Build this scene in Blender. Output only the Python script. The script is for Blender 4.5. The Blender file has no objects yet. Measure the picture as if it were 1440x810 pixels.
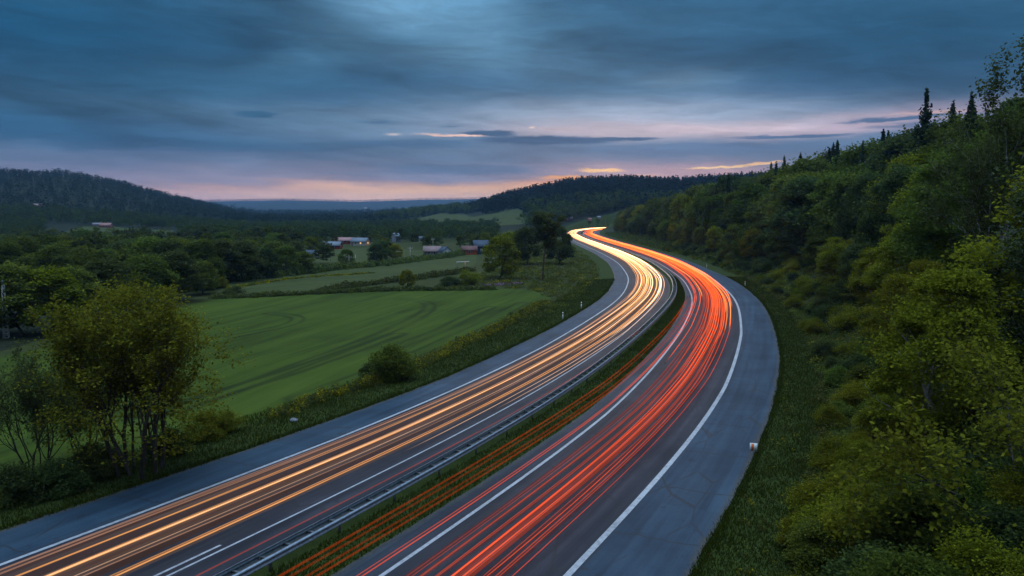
import bpy, math, random
import numpy as np
from mathutils import Vector

R = np.random.default_rng(11)
random.seed(11)
scene = bpy.context.scene
COL = scene.collection

# ------------------------------------------------------------------ camera
F = 1130.0; CW, CH = 1440.0, 810.0; HC = 16.0
PITCH = math.atan2(110, F)
cam_d = bpy.data.cameras.new('camera'); cam = bpy.data.objects.new('camera', cam_d); COL.objects.link(cam)
cam.location = (0, 0, HC); cam.rotation_euler = (math.pi/2-PITCH, 0, 0)
cam_d.sensor_width = 36; cam_d.lens = F/CW*36; cam_d.clip_start = 0.5; cam_d.clip_end = 30000
scene.camera = cam

def pdir(px, py):
    a = (px-CW/2)/F; b = -(py-CH/2)/F
    d = np.array([a, math.cos(PITCH)+b*math.sin(PITCH), -math.sin(PITCH)+b*math.cos(PITCH)])
    return d/np.linalg.norm(d)
def azel(px, py):
    d = pdir(px, py); return math.atan2(d[0], d[1]), math.asin(d[2])

# ------------------------------------------------------------------ helpers
def tag(o, label=None, cat=None, group=None, kind=None):
    if label: o['label'] = label
    if cat: o['category'] = cat
    if group: o['group'] = group
    if kind: o['kind'] = kind
    return o

def np_mesh(name, V, faces, mats, fmat=None, smooth=False):
    """faces: list of int arrays (n,k). fmat: matching list of material indices (int or array)."""
    me = bpy.data.meshes.new(name)
    V = np.asarray(V, np.float32)
    faces = [np.asarray(f, np.int32) for f in faces if len(f)]
    me.vertices.add(len(V)); me.vertices.foreach_set('co', V.ravel())
    loops = np.concatenate([f.ravel() for f in faces])
    tot = np.concatenate([np.full(len(f), f.shape[1], np.int32) for f in faces])
    start = np.r_[0, np.cumsum(tot)[:-1]].astype(np.int32)
    me.loops.add(len(loops)); me.loops.foreach_set('vertex_index', loops)
    me.polygons.add(len(tot)); me.polygons.foreach_set('loop_start', start); me.polygons.foreach_set('loop_total', tot)
    for m in mats: me.materials.append(m)
    if fmat is not None:
        mi = np.concatenate([np.full(len(f), m, np.int32) if np.isscalar(m) else np.asarray(m, np.int32) for f, m in zip(faces, fmat)])
        me.polygons.foreach_set('material_index', mi)
    if smooth: me.polygons.foreach_set('use_smooth', np.ones(len(tot), bool))
    me.update(calc_edges=True); me.validate()
    return me

def obj(name, me, parent=None, loc=None):
    o = bpy.data.objects.new(name, me); COL.objects.link(o)
    if parent: o.parent = parent
    if loc is not None: o.location = loc
    return o
def empty(name, loc, rz=0.0, sc=1.0):
    o = bpy.data.objects.new(name, None); COL.objects.link(o)
    o.location = loc; o.rotation_euler = (0, 0, rz)
    o.scale = (sc, sc, sc) if np.isscalar(sc) else sc
    o.empty_display_size = 0.3
    return o
def attr(me, name, vals):
    a = me.attributes.new(name, 'FLOAT', 'POINT'); a.data.foreach_set('value', np.asarray(vals, np.float32))

class MB:
    """small polygon collector: boxes, bars, tubes, prisms -> one mesh"""
    def __init__(s): s.v = []; s.q = []; s.t = []; s.n = 0; s.qm = []; s.tm = []
    def add(s, V, Q=(), T=(), m=0):
        V = np.asarray(V, float); s.v.append(V)
        if len(Q): s.q.append(np.asarray(Q)+s.n); s.qm += [m]*len(Q)
        if len(T): s.t.append(np.asarray(T)+s.n); s.tm += [m]*len(T)
        s.n += len(V); return s
    def box(s, x0, x1, y0, y1, z0, z1, m=0):
        V = [(x0,y0,z0),(x1,y0,z0),(x1,y1,z0),(x0,y1,z0),(x0,y0,z1),(x1,y0,z1),(x1,y1,z1),(x0,y1,z1)]
        return s.add(V, [(0,3,2,1),(4,5,6,7),(0,1,5,4),(1,2,6,5),(2,3,7,6),(3,0,4,7)], m=m)
    def tube(s, P, rad, n=6, m=0, cap=True):
        P = np.asarray(P, float); k = len(P); rad = np.broadcast_to(np.asarray(rad, float), (k,))
        T = np.gradient(P, axis=0); T /= np.linalg.norm(T, axis=1)[:, None]+1e-9
        ref = np.where(np.abs(T[:, 2:3]) > .9, np.array([[1., 0, 0]]), np.array([[0, 0, 1.]]))
        A = np.cross(T, ref); A /= np.linalg.norm(A, axis=1)[:, None]+1e-9
        B = np.cross(A, T)
        th = np.arange(n)/n*2*np.pi
        V = P[:, None]+rad[:, None, None]*(np.cos(th)[None, :, None]*A[:, None]+np.sin(th)[None, :, None]*B[:, None])
        i = np.arange(k-1)[:, None]*n; j = np.arange(n)[None]; j2 = (j+1) % n
        Q = np.stack([i+j, i+j2, i+n+j2, i+n+j], -1).reshape(-1, 4)
        Tt = []
        if cap and n > 2:
            for b in (0, (k-1)*n):
                for q in range(1, n-1): Tt.append((b, b+q, b+q+1) if b else (b, b+q+1, b+q))
        return s.add(V.reshape(-1, 3), Q, Tt, m=m)
    def mesh(s, name, mats, smooth=False):
        f = []; fm = []
        if s.q: f.append(np.concatenate(s.q)); fm.append(np.array(s.qm))
        if s.t: f.append(np.concatenate(s.t)); fm.append(np.array(s.tm))
        return np_mesh(name, np.concatenate(s.v), f, mats, fm, smooth)
    def build(s, name, mats, parent=None, smooth=False):
        return obj(name, s.mesh(name, mats if isinstance(mats, (list, tuple)) else [mats], smooth), parent)

# value noise
_tab = R.random((256, 256))
def vnoise(x, y):
    x = np.asarray(x, float); y = np.asarray(y, float)
    xi = np.floor(x).astype(int); yi = np.floor(y).astype(int); fx = x-xi; fy = y-yi
    fx = fx*fx*(3-2*fx); fy = fy*fy*(3-2*fy)
    g = lambda a, b: _tab[a & 255, b & 255]
    return ((g(xi, yi)*(1-fx)+g(xi+1, yi)*fx)*(1-fy)+(g(xi, yi+1)*(1-fx)+g(xi+1, yi+1)*fx)*fy)*2-1
def fbm(x, y, o=4):
    s = 0; a = 1; t = 0
    for i in range(o):
        s = s+a*vnoise(x*2**i+17*i, y*2**i+5*i); t += a; a *= .5
    return s/t
def sst(a, b, x):
    t = np.clip((x-a)/(b-a), 0, 1); return t*t*(3-2*t)

# ------------------------------------------------------------------ road axis (the median barrier)
CTRL = np.array([(-44,-30),(-32,-6),(-20.5,16),(-10.5,35.5),(-5.1,46.5),(-1,54.6),(6.6,72.9),(17.5,104.6),(29.6,144.5),(37.2,184.7),(42,241.8),(43,300),(42.3,349),(41.5,430),(43,520),(52,600),(72,672),(115,745),(190,800),(300,840)], float)
def resample(P, step):
    d = np.r_[0, np.cumsum(np.hypot(*np.diff(P, axis=0).T))]; t = np.linspace(0, d[-1], int(d[-1]/step))
    return np.c_[np.interp(t, d, P[:, 0]), np.interp(t, d, P[:, 1])]
def smooth_line(P, sig):
    n = 3*sig; k = np.exp(-0.5*(np.arange(-n, n+1)/sig)**2); k /= k.sum()
    Q = np.r_[2*P[0]-P[n:0:-1], P, 2*P[-1]-P[-2:-n-2:-1]]
    return np.c_[np.convolve(Q[:, 0], k, 'valid'), np.convolve(Q[:, 1], k, 'valid')]
S = smooth_line(resample(CTRL, 1.0), 14)
T2 = np.gradient(S, axis=0); T2 /= np.linalg.norm(T2, axis=1)[:, None]; N2 = np.c_[T2[:, 1], -T2[:, 0]]
SS = np.r_[0, np.cumsum(np.hypot(*np.diff(S, axis=0).T))]
SMAX = SS[-1]
_o = lambda pts: (lambda s: np.interp(s, [p[0] for p in pts], [p[1] for p in pts]))
O_LS = _o([(0,-15.2),(70,-14.9),(85,-14.0),(113,-12.8),(150,-12.4),(216,-13.0),(340,-12.6),(900,-12.6)])
O_LL = _o([(0,-11.6),(67,-11.0),(91,-10.1),(133,-9.3),(180,-9.4),(216,-9.7),(900,-9.8)])
O_LI = _o([(0,-3.4),(70,-3.3),(106,-2.8),(144,-2.2),(198,-2.6),(900,-2.8)])
O_LE = lambda s: np.full_like(np.asarray(s, float), -0.75)
O_RE = _o([(0,3.0),(74,3.1),(106,3.5),(150,3.0),(180,2.4),(220,1.7),(900,1.5)])
O_RL = _o([(0,4.9),(80,5.1),(105,5.2),(150,4.6),(180,3.8),(210,2.9),(240,2.5),(900,2.5)])
O_RR = _o([(0,12.2),(80,12.4),(118,12.7),(150,12.3),(180,11.3),(220,9.9),(260,9.6),(900,9.6)])
O_RS = _o([(0,17.2),(86,17.2),(134,17.1),(165,16.2),(199,14.8),(260,13.3),(900,13.3)])
def road_pt(s, o):
    s = np.asarray(s, float); o = np.asarray(o, float)
    x = np.interp(s, SS, S[:, 0]); y = np.interp(s, SS, S[:, 1])
    nx = np.interp(s, SS, N2[:, 0]); ny = np.interp(s, SS, N2[:, 1])
    return np.stack([x+nx*o, y+ny*o], -1)
_S4 = S[::4]; _N4 = N2[::4]; _T4 = T2[::4]; _SS4 = SS[::4]
def road_so(x, y):
    """station and signed offset of points to the road axis"""
    P = np.c_[np.ravel(x), np.ravel(y)]; s = np.empty(len(P)); o = np.empty(len(P))
    for a in range(0, len(P), 20000):
        p = P[a:a+20000]
        d = (p[:, None, 0]-_S4[None, :, 0])**2+(p[:, None, 1]-_S4[None, :, 1])**2
        i = d.argmin(1); r = p-_S4[i]
        along = (r*_T4[i]).sum(1); oo = (r*_N4[i]).sum(1)
        dist = np.sqrt(d[np.arange(len(p)), i]); sg = np.where(oo < 0, -1., 1.)
        o[a:a+20000] = np.where(np.abs(along) < 6, oo, sg*dist); s[a:a+20000] = _SS4[i]+np.clip(along, -6, 6)
    return s.reshape(np.shape(x)), o.reshape(np.shape(x))

# ------------------------------------------------------------------ terrain height
_pr = lambda pts: (np.array([(p[0]-720)/F for p in pts]), np.array([(295-p[1])/F for p in pts]))
HL = _pr([(-900,274),(-300,250),(-80,253),(0,254),(60,256),(90,254),(120,257),(167,264),(217,275),(283,289),(333,300),(383,309),(450,317),(560,322)])
HM = _pr([(380,322),(480,312),(560,304),(610,298),(645,294),(658,296),(677,291),(717,280),(760,271),(800,263),(833,261),(880,259),(930,263),(987,261),(1150,255),(1400,250),(1900,255)])
HF = _pr([(-900,280),(0,282),(300,284),(400,282),(500,284),(600,281),(680,280),(760,281),(1000,286),(1900,284)])
def height(x, y):
    x = np.asarray(x, float); y = np.asarray(y, float)
    s, o = road_so(x, y)
    dl = O_LS(s)-o; dr = o-O_RS(s)
    r = np.hypot(x, y)
    yy = np.maximum(y, 1.0); u = np.clip(x/yy, -1.6, 1.6)
    # left side: low bank then gently rolling fields
    zl = -1.7*sst(1.0, 8, dl)+(0.55*fbm(x/38, y/38+3, 3)+0.3*fbm(x/13+9, y/13, 2))*sst(5, 25, dl)-3.5*sst(150, 420, r)*sst(10, 60, dl)
    # right side: verge, shallow ditch, wooded bank
    bank = 0.48*np.maximum(dr-5.5, 0); cap = 27-9*sst(150, 330, s)
    bank = cap*(1-np.exp(-bank/cap))
    zr = -0.22*sst(0.6, 3, dr)*(1-sst(4.5, 8, dr))+bank+0.8*fbm(x/17, y/17, 3)*sst(6, 20, dr)
    z = np.where(dl > 0, zl, np.where(dr > 0, zr, -0.10))
    med = (o > -0.7) & (o < O_RE(s)); z = np.where(med, 0.02, z)
    far = sst(420, 900, r)
    z = z*(1-far)+far*(-6+2.0*fbm(x/160, y/160, 3))
    def ridge(prof, R0, r0, Rb, rough):
        top = np.interp(u, prof[0], prof[1])*R0+HC
        return top*sst(r0, R0, r)**1.0*(1-0.7*sst(R0*1.02, Rb, r))*(1+rough*fbm(x/150, y/150, 4))
    zh = np.maximum(np.maximum(ridge(HL, 1750., 560., 3000., .03), ridge(HM, 1200., 520., 2400., .02)), ridge(HF, 6500., 3300., 9000., .02))
    front = (y > 0)
    z = np.where(front, np.maximum(z, z*0.3+zh*sst(400, 650, r)), z)
    nr = np.minimum(dl, 0) == dl; 
    corridor = (dl <= 0) & (dr <= 0)
    return np.where(corridor, np.where(med, 0.02, -0.10), z)

def at(px, py, tmax=7000):
    """where the line of sight through this photograph pixel meets the ground"""
    d = pdir(px, py); t = np.geomspace(20, tmax, 900)
    P = d[None]*t[:, None]+np.array([0, 0, HC]); h = height(P[:, 0], P[:, 1]); b = P[:, 2] < h
    if not b.any(): return np.array([*P[-1, :2], h[-1]])
    i = b.argmax()
    if i == 0: return np.array([*P[0, :2], h[0]])
    a0 = P[i-1, 2]-h[i-1]; a1 = h[i]-P[i, 2]; w = a0/(a0+a1+1e-9)
    q = P[i-1]*(1-w)+P[i]*w
    return np.array([q[0], q[1], float(height(q[0], q[1]))])

def inpoly(x, y, poly):
    ins = np.zeros(np.shape(x), bool); n = len(poly)
    for i in range(n):
        x0, y0 = poly[i]; x1, y1 = poly[(i+1) % n]
        c = ((y0 > y) != (y1 > y)) & (x < (x1-x0)*(y-y0)/((y1-y0) if y1 != y0 else 1e-9)+x0)
        ins ^= c
    return ins
def dist_line(x, y, P):
    d = np.full(np.shape(x), 1e9)
    for a, b in zip(P[:-1], P[1:]):
        ab = b-a; t = np.clip(((x-a[0])*ab[0]+(y-a[1])*ab[1])/(ab@ab+1e-9), 0, 1)
        d = np.minimum(d, np.hypot(x-a[0]-t*ab[0], y-a[1]-t*ab[1]))
    return d
pts = lambda L: np.array([at(*p)[:2] for p in L])

FIELD1 = pts([(-260,545),(0,500),(73,487),(190,447),(310,419),(400,414),(520,408),(607,407),(690,406),(750,408),(772,419),(752,432),(700,459),(617,502),(517,542),(400,580),(287,618),(150,668),(0,720),(-260,800)])
FIELD2 = pts([(303,412),(317,394),(400,385),(467,378),(540,371),(610,362),(655,357),(672,358),(668,372),(640,381),(560,394),(470,408),(400,413)])
FIELD3 = pts([(548,318),(580,309),(620,300),(640,302),(655,302),(665,305),(700,299),(728,293),(740,300),(760,312),(700,318),(620,320)])
FIELD4 = pts([(75,331),(95,325),(120,318),(160,319),(245,324),(235,331),(170,336)])
CLEAR5 = pts([(430,366),(440,351),(520,349),(600,352),(640,352),(650,356),(560,366),(480,373)])

# ------------------------------------------------------------------ node helper
class NT:
    def __init__(s, tree): s.t = tree; s.n = tree.nodes; s.l = tree.links
    def new(s, t, **k):
        n = s.n.new(t)
        for a, b in k.items(): setattr(n, a, b)
        return n
    def put(s, sock, v):
        if isinstance(v, bpy.types.NodeSocket): s.l.new(v, sock)
        elif v is not None:
            try: sock.default_value = v
            except Exception: sock.default_value = (*v, 1.0)
    def m(s, op, a, b=None, c=None, clamp=False):
        n = s.new('ShaderNodeMath', operation=op, use_clamp=clamp)
        for i, v in enumerate((a, b, c)):
            if v is not None: s.put(n.inputs[i], v)
        return n.outputs[0]
    def mix(s, f, a, b, blend='MIX'):
        n = s.new('ShaderNodeMix', data_type='RGBA', blend_type=blend)
        s.put(n.inputs[0], f); s.put(n.inputs[6], a); s.put(n.inputs[7], b)
        return n.outputs[2]
    def noise(s, vec, scale, detail=4, rough=.55, dist=0.0):
        n = s.new('ShaderNodeTexNoise'); s.put(n.inputs['Vector'], vec)
        n.inputs['Scale'].default_value = scale; n.inputs['Detail'].default_value = detail
        n.inputs['Roughness'].default_value = rough; n.inputs['Distortion'].default_value = dist
        return n.outputs[0]
    def ramp(s, f, stops, interp='LINEAR'):
        n = s.new('ShaderNodeValToRGB'); e = n.color_ramp.elements; n.color_ramp.interpolation = interp
        while len(e) > 1: e.remove(e[-1])
        e[0].position = stops[0][0]; e[0].color = (*stops[0][1], 1)
        for p, c in stops[1:]:
            k = e.new(p); k.color = (*c, 1)
        s.put(n.inputs[0], f); return n.outputs[0]
    def sstep(s, v, a, b):
        n = s.new('ShaderNodeMapRange', interpolation_type='SMOOTHSTEP')
        s.put(n.inputs[0], v); n.inputs[1].default_value = a; n.inputs[2].default_value = b
        return n.outputs[0]
    def combine(s, x, y, z):
        n = s.new('ShaderNodeCombineXYZ')
        for i, v in enumerate((x, y, z)): s.put(n.inputs[i], v)
        return n.outputs[0]
    def attr(s, name):
        return s.new('ShaderNodeAttribute', attribute_name=name).outputs['Fac']
g2 = lambda v: tuple(v)*3 if len(tuple(v)) == 1 else tuple(v)
def grey(v): return (v, v, v)
def srgb(r, g, b):
    f = lambda c: (c/255/12.92 if c/255 <= .04045 else ((c/255+.055)/1.055)**2.4)
    return (f(r), f(g), f(b))

def mat(name, base, rough=.8, spec=.2, bump=None, metal=0.0, emit=None, build=None):
    m = bpy.data.materials.new(name); m.use_nodes = True
    nt = NT(m.node_tree); b = m.node_tree.nodes['Principled BSDF']
    b.inputs['Roughness'].default_value = rough; b.inputs['Specular IOR Level'].default_value = spec
    b.inputs['Metallic'].default_value = metal
    nt.put(b.inputs['Base Color'], base)
    if emit: b.inputs['Emission Color'].default_value = (*emit[0], 1); b.inputs['Emission Strength'].default_value = emit[1]
    if build: build(nt, b)
    return m
def noisy(name, c1, c2, scale=3.0, rough=.8, spec=.2, metal=0.0, detail=5, stretch=(1,1,1), bump=0.0):
    def bld(nt, b):
        tc = nt.new('ShaderNodeTexCoord').outputs['Object']
        mp = nt.new('ShaderNodeMapping'); nt.put(mp.inputs[0], tc); mp.inputs['Scale'].default_value = stretch
        n = nt.noise(mp.outputs[0], scale, detail, .6)
        nt.put(b.inputs['Base Color'], nt.ramp(n, [(.35, c1), (.65, c2)]))
        if bump:
            bp = nt.new('ShaderNodeBump'); bp.inputs['Strength'].default_value = bump; nt.put(bp.inputs['Height'], n); nt.put(b.inputs['Normal'], bp.outputs[0])
    return mat(name, (0,0,0), rough, spec, metal=metal, build=bld)

# ------------------------------------------------------------------ materials
def leaf_mat(name, c_dark, c_mid, c_light, transl=.42, objvar=.35, cs=.55, cw=.5):
    m = bpy.data.materials.new(name); m.use_nodes = True; nt = NT(m.node_tree); m.node_tree.nodes.clear()
    rnd = nt.new('ShaderNodeNewGeometry').outputs['Random Per Island']
    oi = nt.new('ShaderNodeObjectInfo').outputs['Random']
    tc = nt.new('ShaderNodeTexCoord').outputs['Object']
    cl = nt.noise(tc, cs, 2, .5)
    f = nt.m('ADD', nt.m('MULTIPLY', rnd, 1.05-cw), nt.m('MULTIPLY', cl, cw))
    c = nt.ramp(f, [(.15, c_dark), (.5, c_mid), (.85, c_light)])
    hs = nt.new('ShaderNodeHueSaturation'); nt.put(hs.inputs['Color'], c)
    nt.put(hs.inputs['Hue'], nt.m('ADD', .5-.008*objvar/.35, nt.m('MULTIPLY', oi, .05*objvar/.35)))
    nt.put(hs.inputs['Value'], nt.m('ADD', 1-objvar*.8, nt.m('MULTIPLY', nt.m('FRACT', nt.m('MULTIPLY', oi, 7.3)), objvar*1.7)))
    d = nt.new('ShaderNodeBsdfDiffuse'); nt.put(d.inputs[0], hs.outputs[0])
    t = nt.new('ShaderNodeBsdfTranslucent'); nt.put(t.inputs[0], hs.outputs[0])
    mx = nt.new('ShaderNodeMixShader'); mx.inputs[0].default_value = transl
    nt.l.new(d.outputs[0], mx.inputs[1]); nt.l.new(t.outputs[0], mx.inputs[2])
    o = nt.new('ShaderNodeOutputMaterial'); nt.l.new(mx.outputs[0], o.inputs[0])
    return m
M = {}
M['leaf_green'] = leaf_mat('leaf_green', (.036,.050,.008), (.086,.102,.015), (.140,.150,.024))
M['leaf_yellow'] = leaf_mat('leaf_yellow', (.062,.070,.006), (.140,.138,.009), (.215,.200,.016), objvar=.3)
M['leaf_gold'] = leaf_mat('leaf_gold', (.050,.054,.006), (.112,.110,.010), (.190,.175,.016), objvar=.15)
M['leaf_dark'] = leaf_mat('leaf_dark', (.028,.038,.011), (.060,.074,.020), (.095,.106,.030))
M['leaf_spruce'] = leaf_mat('leaf_spruce', (.012,.022,.012), (.026,.043,.021), (.045,.066,.030), transl=.1, objvar=.25)
M['leaf_pale'] = leaf_mat('leaf_pale', (.030,.046,.012), (.060,.080,.018), (.15,.18,.11), objvar=.2)
M['leaf_far'] = leaf_mat('leaf_far', (.008,.015,.010), (.016,.028,.017), (.034,.052,.028), objvar=.1, cs=.018, cw=.8)
M['weed'] = leaf_mat('weed', (.045,.060,.014), (.075,.095,.020), (.14,.13,.026), objvar=.1)
M['weed_flower'] = leaf_mat('weed_flower', (.07,.085,.012), (.16,.15,.012), (.34,.27,.015), objvar=.1)
M['bracken'] = leaf_mat('bracken', (.045,.040,.014), (.075,.068,.018), (.12,.095,.026), objvar=.1)
M['grass'] = leaf_mat('grass', (.018,.027,.004), (.034,.046,.006), (.056,.066,.010), objvar=0.0)
M['bark'] = noisy('bark', (.022,.018,.014), (.065,.055,.045), 5, .9, .1, stretch=(1,1,.2))
M['bark_pine'] = noisy('bark_pine', (.04,.026,.018), (.10,.065,.042), 4, .9, .1, stretch=(1,1,.25))
M['bark_birch'] = noisy('bark_birch', (.10,.095,.09), (.38,.37,.35), 3, .8, .2, stretch=(.5,.5,2.2))
M['steel'] = noisy('galvanised_steel', (.13,.17,.21), (.25,.30,.35), 6, .42, .5, metal=.35)
M['steel_dark'] = noisy('weathered_steel', (.07,.075,.08), (.15,.155,.16), 4, .55, .4, metal=.4)
M['white'] = noisy('white_plastic', (.62,.62,.60), (.82,.82,.80), 4, .5, .4)
M['black'] = mat('black_rubber', (.02,.02,.02), .6)
M['refl_orange'] = mat('orange_reflector', (.75,.16,.03), .35, .5)
M['paint'] = None
def paint_b(nt, b):
    uv = nt.new('ShaderNodeUVMap').outputs[0]
    n = nt.noise(uv, 3.5, 6, .7); n2 = nt.noise(uv, .35, 2)
    nt.put(b.inputs['Base Color'], nt.ramp(nt.m('ADD', nt.m('MULTIPLY', n, .7), nt.m('MULTIPLY', n2, .3)), [(.28, grey(.10)), (.45, (.25,.26,.275)), (.6, (.36,.375,.39))]))
M['paint'] = mat('road_paint', (0,0,0), .55, .3, build=paint_b)

def asphalt_b(nt, b):
    uv = nt.new('ShaderNodeUVMap').outputs[0]
    sh = nt.attr('shoulder')
    sx = nt.new('ShaderNodeSeparateXYZ'); nt.put(sx.inputs[0], uv)
    mp = nt.new('ShaderNodeMapping'); nt.put(mp.inputs[0], uv); mp.inputs['Scale'].default_value = (.03, 1.0, 1)
    streak = nt.noise(mp.outputs[0], 1.6, 5, .6)
    fine = nt.noise(uv, 9.0, 6, .75)
    patch = nt.noise(uv, .16, 4, .6)
    lane = nt.ramp(nt.m('ADD', nt.m('MULTIPLY', streak, .6), nt.m('MULTIPLY', patch, .4)), [(.38, (.010,.012,.018)), (.5, (.020,.022,.029)), (.62, (.034,.036,.044))])
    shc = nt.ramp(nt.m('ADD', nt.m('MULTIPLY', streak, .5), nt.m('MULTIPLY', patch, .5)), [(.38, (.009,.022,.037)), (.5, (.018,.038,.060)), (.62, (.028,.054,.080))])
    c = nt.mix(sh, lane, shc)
    c = nt.mix(.55, c, nt.ramp(fine, [(.3, grey(.45)), (.7, grey(1.5))]), 'MULTIPLY')
    wn_ = nt.new('ShaderNodeTexWhiteNoise', noise_dimensions='2D'); nt.put(wn_.inputs['Vector'], nt.combine(nt.m('FLOOR', nt.m('DIVIDE', sx.outputs[0], 11.0)), nt.m('FLOOR', nt.m('DIVIDE', nt.m('ADD', sx.outputs[1], .6), 2.4)), 0.0))
    pv = nt.new('ShaderNodeMapRange'); nt.put(pv.inputs[0], wn_.outputs[0]); pv.inputs[3].default_value = .86; pv.inputs[4].default_value = 1.12
    c = nt.mix(1.0, c, nt.combine(pv.outputs[0], pv.outputs[0], pv.outputs[0]), 'MULTIPLY')
    # transverse joints and tar-sealed cracks
    warp = nt.noise(nt.combine(nt.m('MULTIPLY', sx.outputs[0], .05), sx.outputs[1], 0.0), .35, 3)
    ss = nt.m('ADD', sx.outputs[0], nt.m('MULTIPLY', warp, 1.3))
    fr = nt.m('ABSOLUTE', nt.m('SUBTRACT', nt.m('FRACT', nt.m('DIVIDE', ss, 7.3)), .5))
    joint = nt.m('MULTIPLY', nt.m('SUBTRACT', 1.0, nt.sstep(fr, .005, .013)), nt.m('MULTIPLY', sh, .7))
    ck = nt.new('ShaderNodeTexVoronoi', feature='DISTANCE_TO_EDGE'); nt.put(ck.inputs['Vector'], nt.combine(nt.m('MULTIPLY', sx.outputs[0], .16), nt.m('MULTIPLY', sx.outputs[1], .5), nt.m('MULTIPLY', fine, .25))); ck.inputs['Scale'].default_value = .8
    crack = nt.m('MULTIPLY', nt.m('SUBTRACT', 1.0, nt.sstep(ck.outputs['Distance'], .006, .026)), nt.sstep(patch, .46, .58))
    c = nt.mix(nt.m('MAXIMUM', joint, nt.m('MULTIPLY', crack, .75)), c, (.02,.02,.021))
    grit = nt.m('MULTIPLY', nt.sstep(nt.m('ADD', nt.attr('edge'), nt.m('MULTIPLY', nt.noise(uv, 1.3, 5, .7), .9)), .95, .45), .8)
    c = nt.mix(grit, c, nt.ramp(fine, [(.35, (.022,.020,.014)), (.65, (.085,.078,.062))]))
    spots = nt.noise(uv, .9, 5, .7); c = nt.mix(nt.m('MULTIPLY', nt.sstep(spots, .60, .68), .5), c, (.012,.013,.015))
    nt.put(b.inputs['Base Color'], c)
    nt.put(b.inputs['Roughness'], nt.m('ADD', .52, nt.m('MULTIPLY', fine, .25)))
    bp = nt.new('ShaderNodeBump'); bp.inputs['Strength'].default_value = .25; bp.inputs['Distance'].default_value = .02
    nt.put(bp.inputs['Height'], fine); nt.put(b.inputs['Normal'], bp.outputs[0])
M['asphalt'] = mat('asphalt', (0,0,0), .5, .14, build=asphalt_b)

def ground_b(nt, b):
    geo = nt.new('ShaderNodeNewGeometry').outputs['Position']
    def stretched(rot, sc):
        vr = nt.new('ShaderNodeVectorRotate', rotation_type='Z_AXIS'); nt.put(vr.inputs['Vector'], geo); vr.inputs['Angle'].default_value = rot
        mp = nt.new('ShaderNodeMapping'); nt.put(mp.inputs[0], vr.outputs[0]); mp.inputs['Scale'].default_value = sc; return mp.outputs[0]
    big = nt.noise(geo, .045, 4, .6); med = nt.noise(geo, .5, 5, .65); fine = nt.noise(geo, 6, 4, .7)
    base = nt.ramp(nt.m('ADD', nt.m('MULTIPLY', med, .5), nt.m('MULTIPLY', fine, .5)), [(.3, (.018,.024,.007)), (.55, (.036,.044,.012)), (.75, (.058,.060,.018))])
    # young cereal: drill rows and wind-combed streaks; dark bands paint in undulation shade
    st = nt.noise(stretched(-1.33, (.035, .5, 1)), .55, 6, .62, .7); st2 = nt.noise(stretched(-1.33, (.12, 3, 1)), .9, 4, .65, .3)
    f1 = nt.ramp(nt.m('ADD', nt.m('ADD', nt.m('MULTIPLY', st, .5), nt.m('MULTIPLY', st2, .25)), nt.m('MULTIPLY', big, .25)), [(.39, (.022,.035,.005)), (.5, (.039,.060,.007)), (.61, (.056,.078,.010))])
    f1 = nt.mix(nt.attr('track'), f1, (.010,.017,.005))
    f2 = nt.ramp(nt.m('ADD', nt.m('MULTIPLY', nt.noise(stretched(-.9, (.06, .5, 1)), .7, 5, .65), .6), nt.m('MULTIPLY', med, .4)), [(.35, (.028,.038,.011)), (.52, (.046,.057,.017)), (.7, (.064,.071,.023))])
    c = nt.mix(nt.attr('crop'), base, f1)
    c = nt.mix(nt.attr('pasture'), c, f2)
    c = nt.mix(nt.attr('bare'), c, nt.ramp(med, [(.3, (.010,.014,.007)), (.7, (.022,.026,.012))]))
    vg = nt.ramp(nt.m('ADD', nt.m('MULTIPLY', med, .5), nt.m('MULTIPLY', fine, .5)), [(.3, (.016,.026,.006)), (.7, (.038,.054,.011))])
    c = nt.mix(nt.attr('verge'), c, vg)
    nt.put(b.inputs['Base Color'], c)
    bp = nt.new('ShaderNodeBump'); bp.inputs['Strength'].default_value = .5; bp.inputs['Distance'].default_value = .15
    nt.put(bp.inputs['Height'], nt.m('ADD', nt.m('MULTIPLY', med, .6), nt.m('MULTIPLY', fine, .4))); nt.put(b.inputs['Normal'], bp.outputs[0])
M['ground'] = mat('ground_cover', (0,0,0), .95, .05, build=ground_b)

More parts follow.
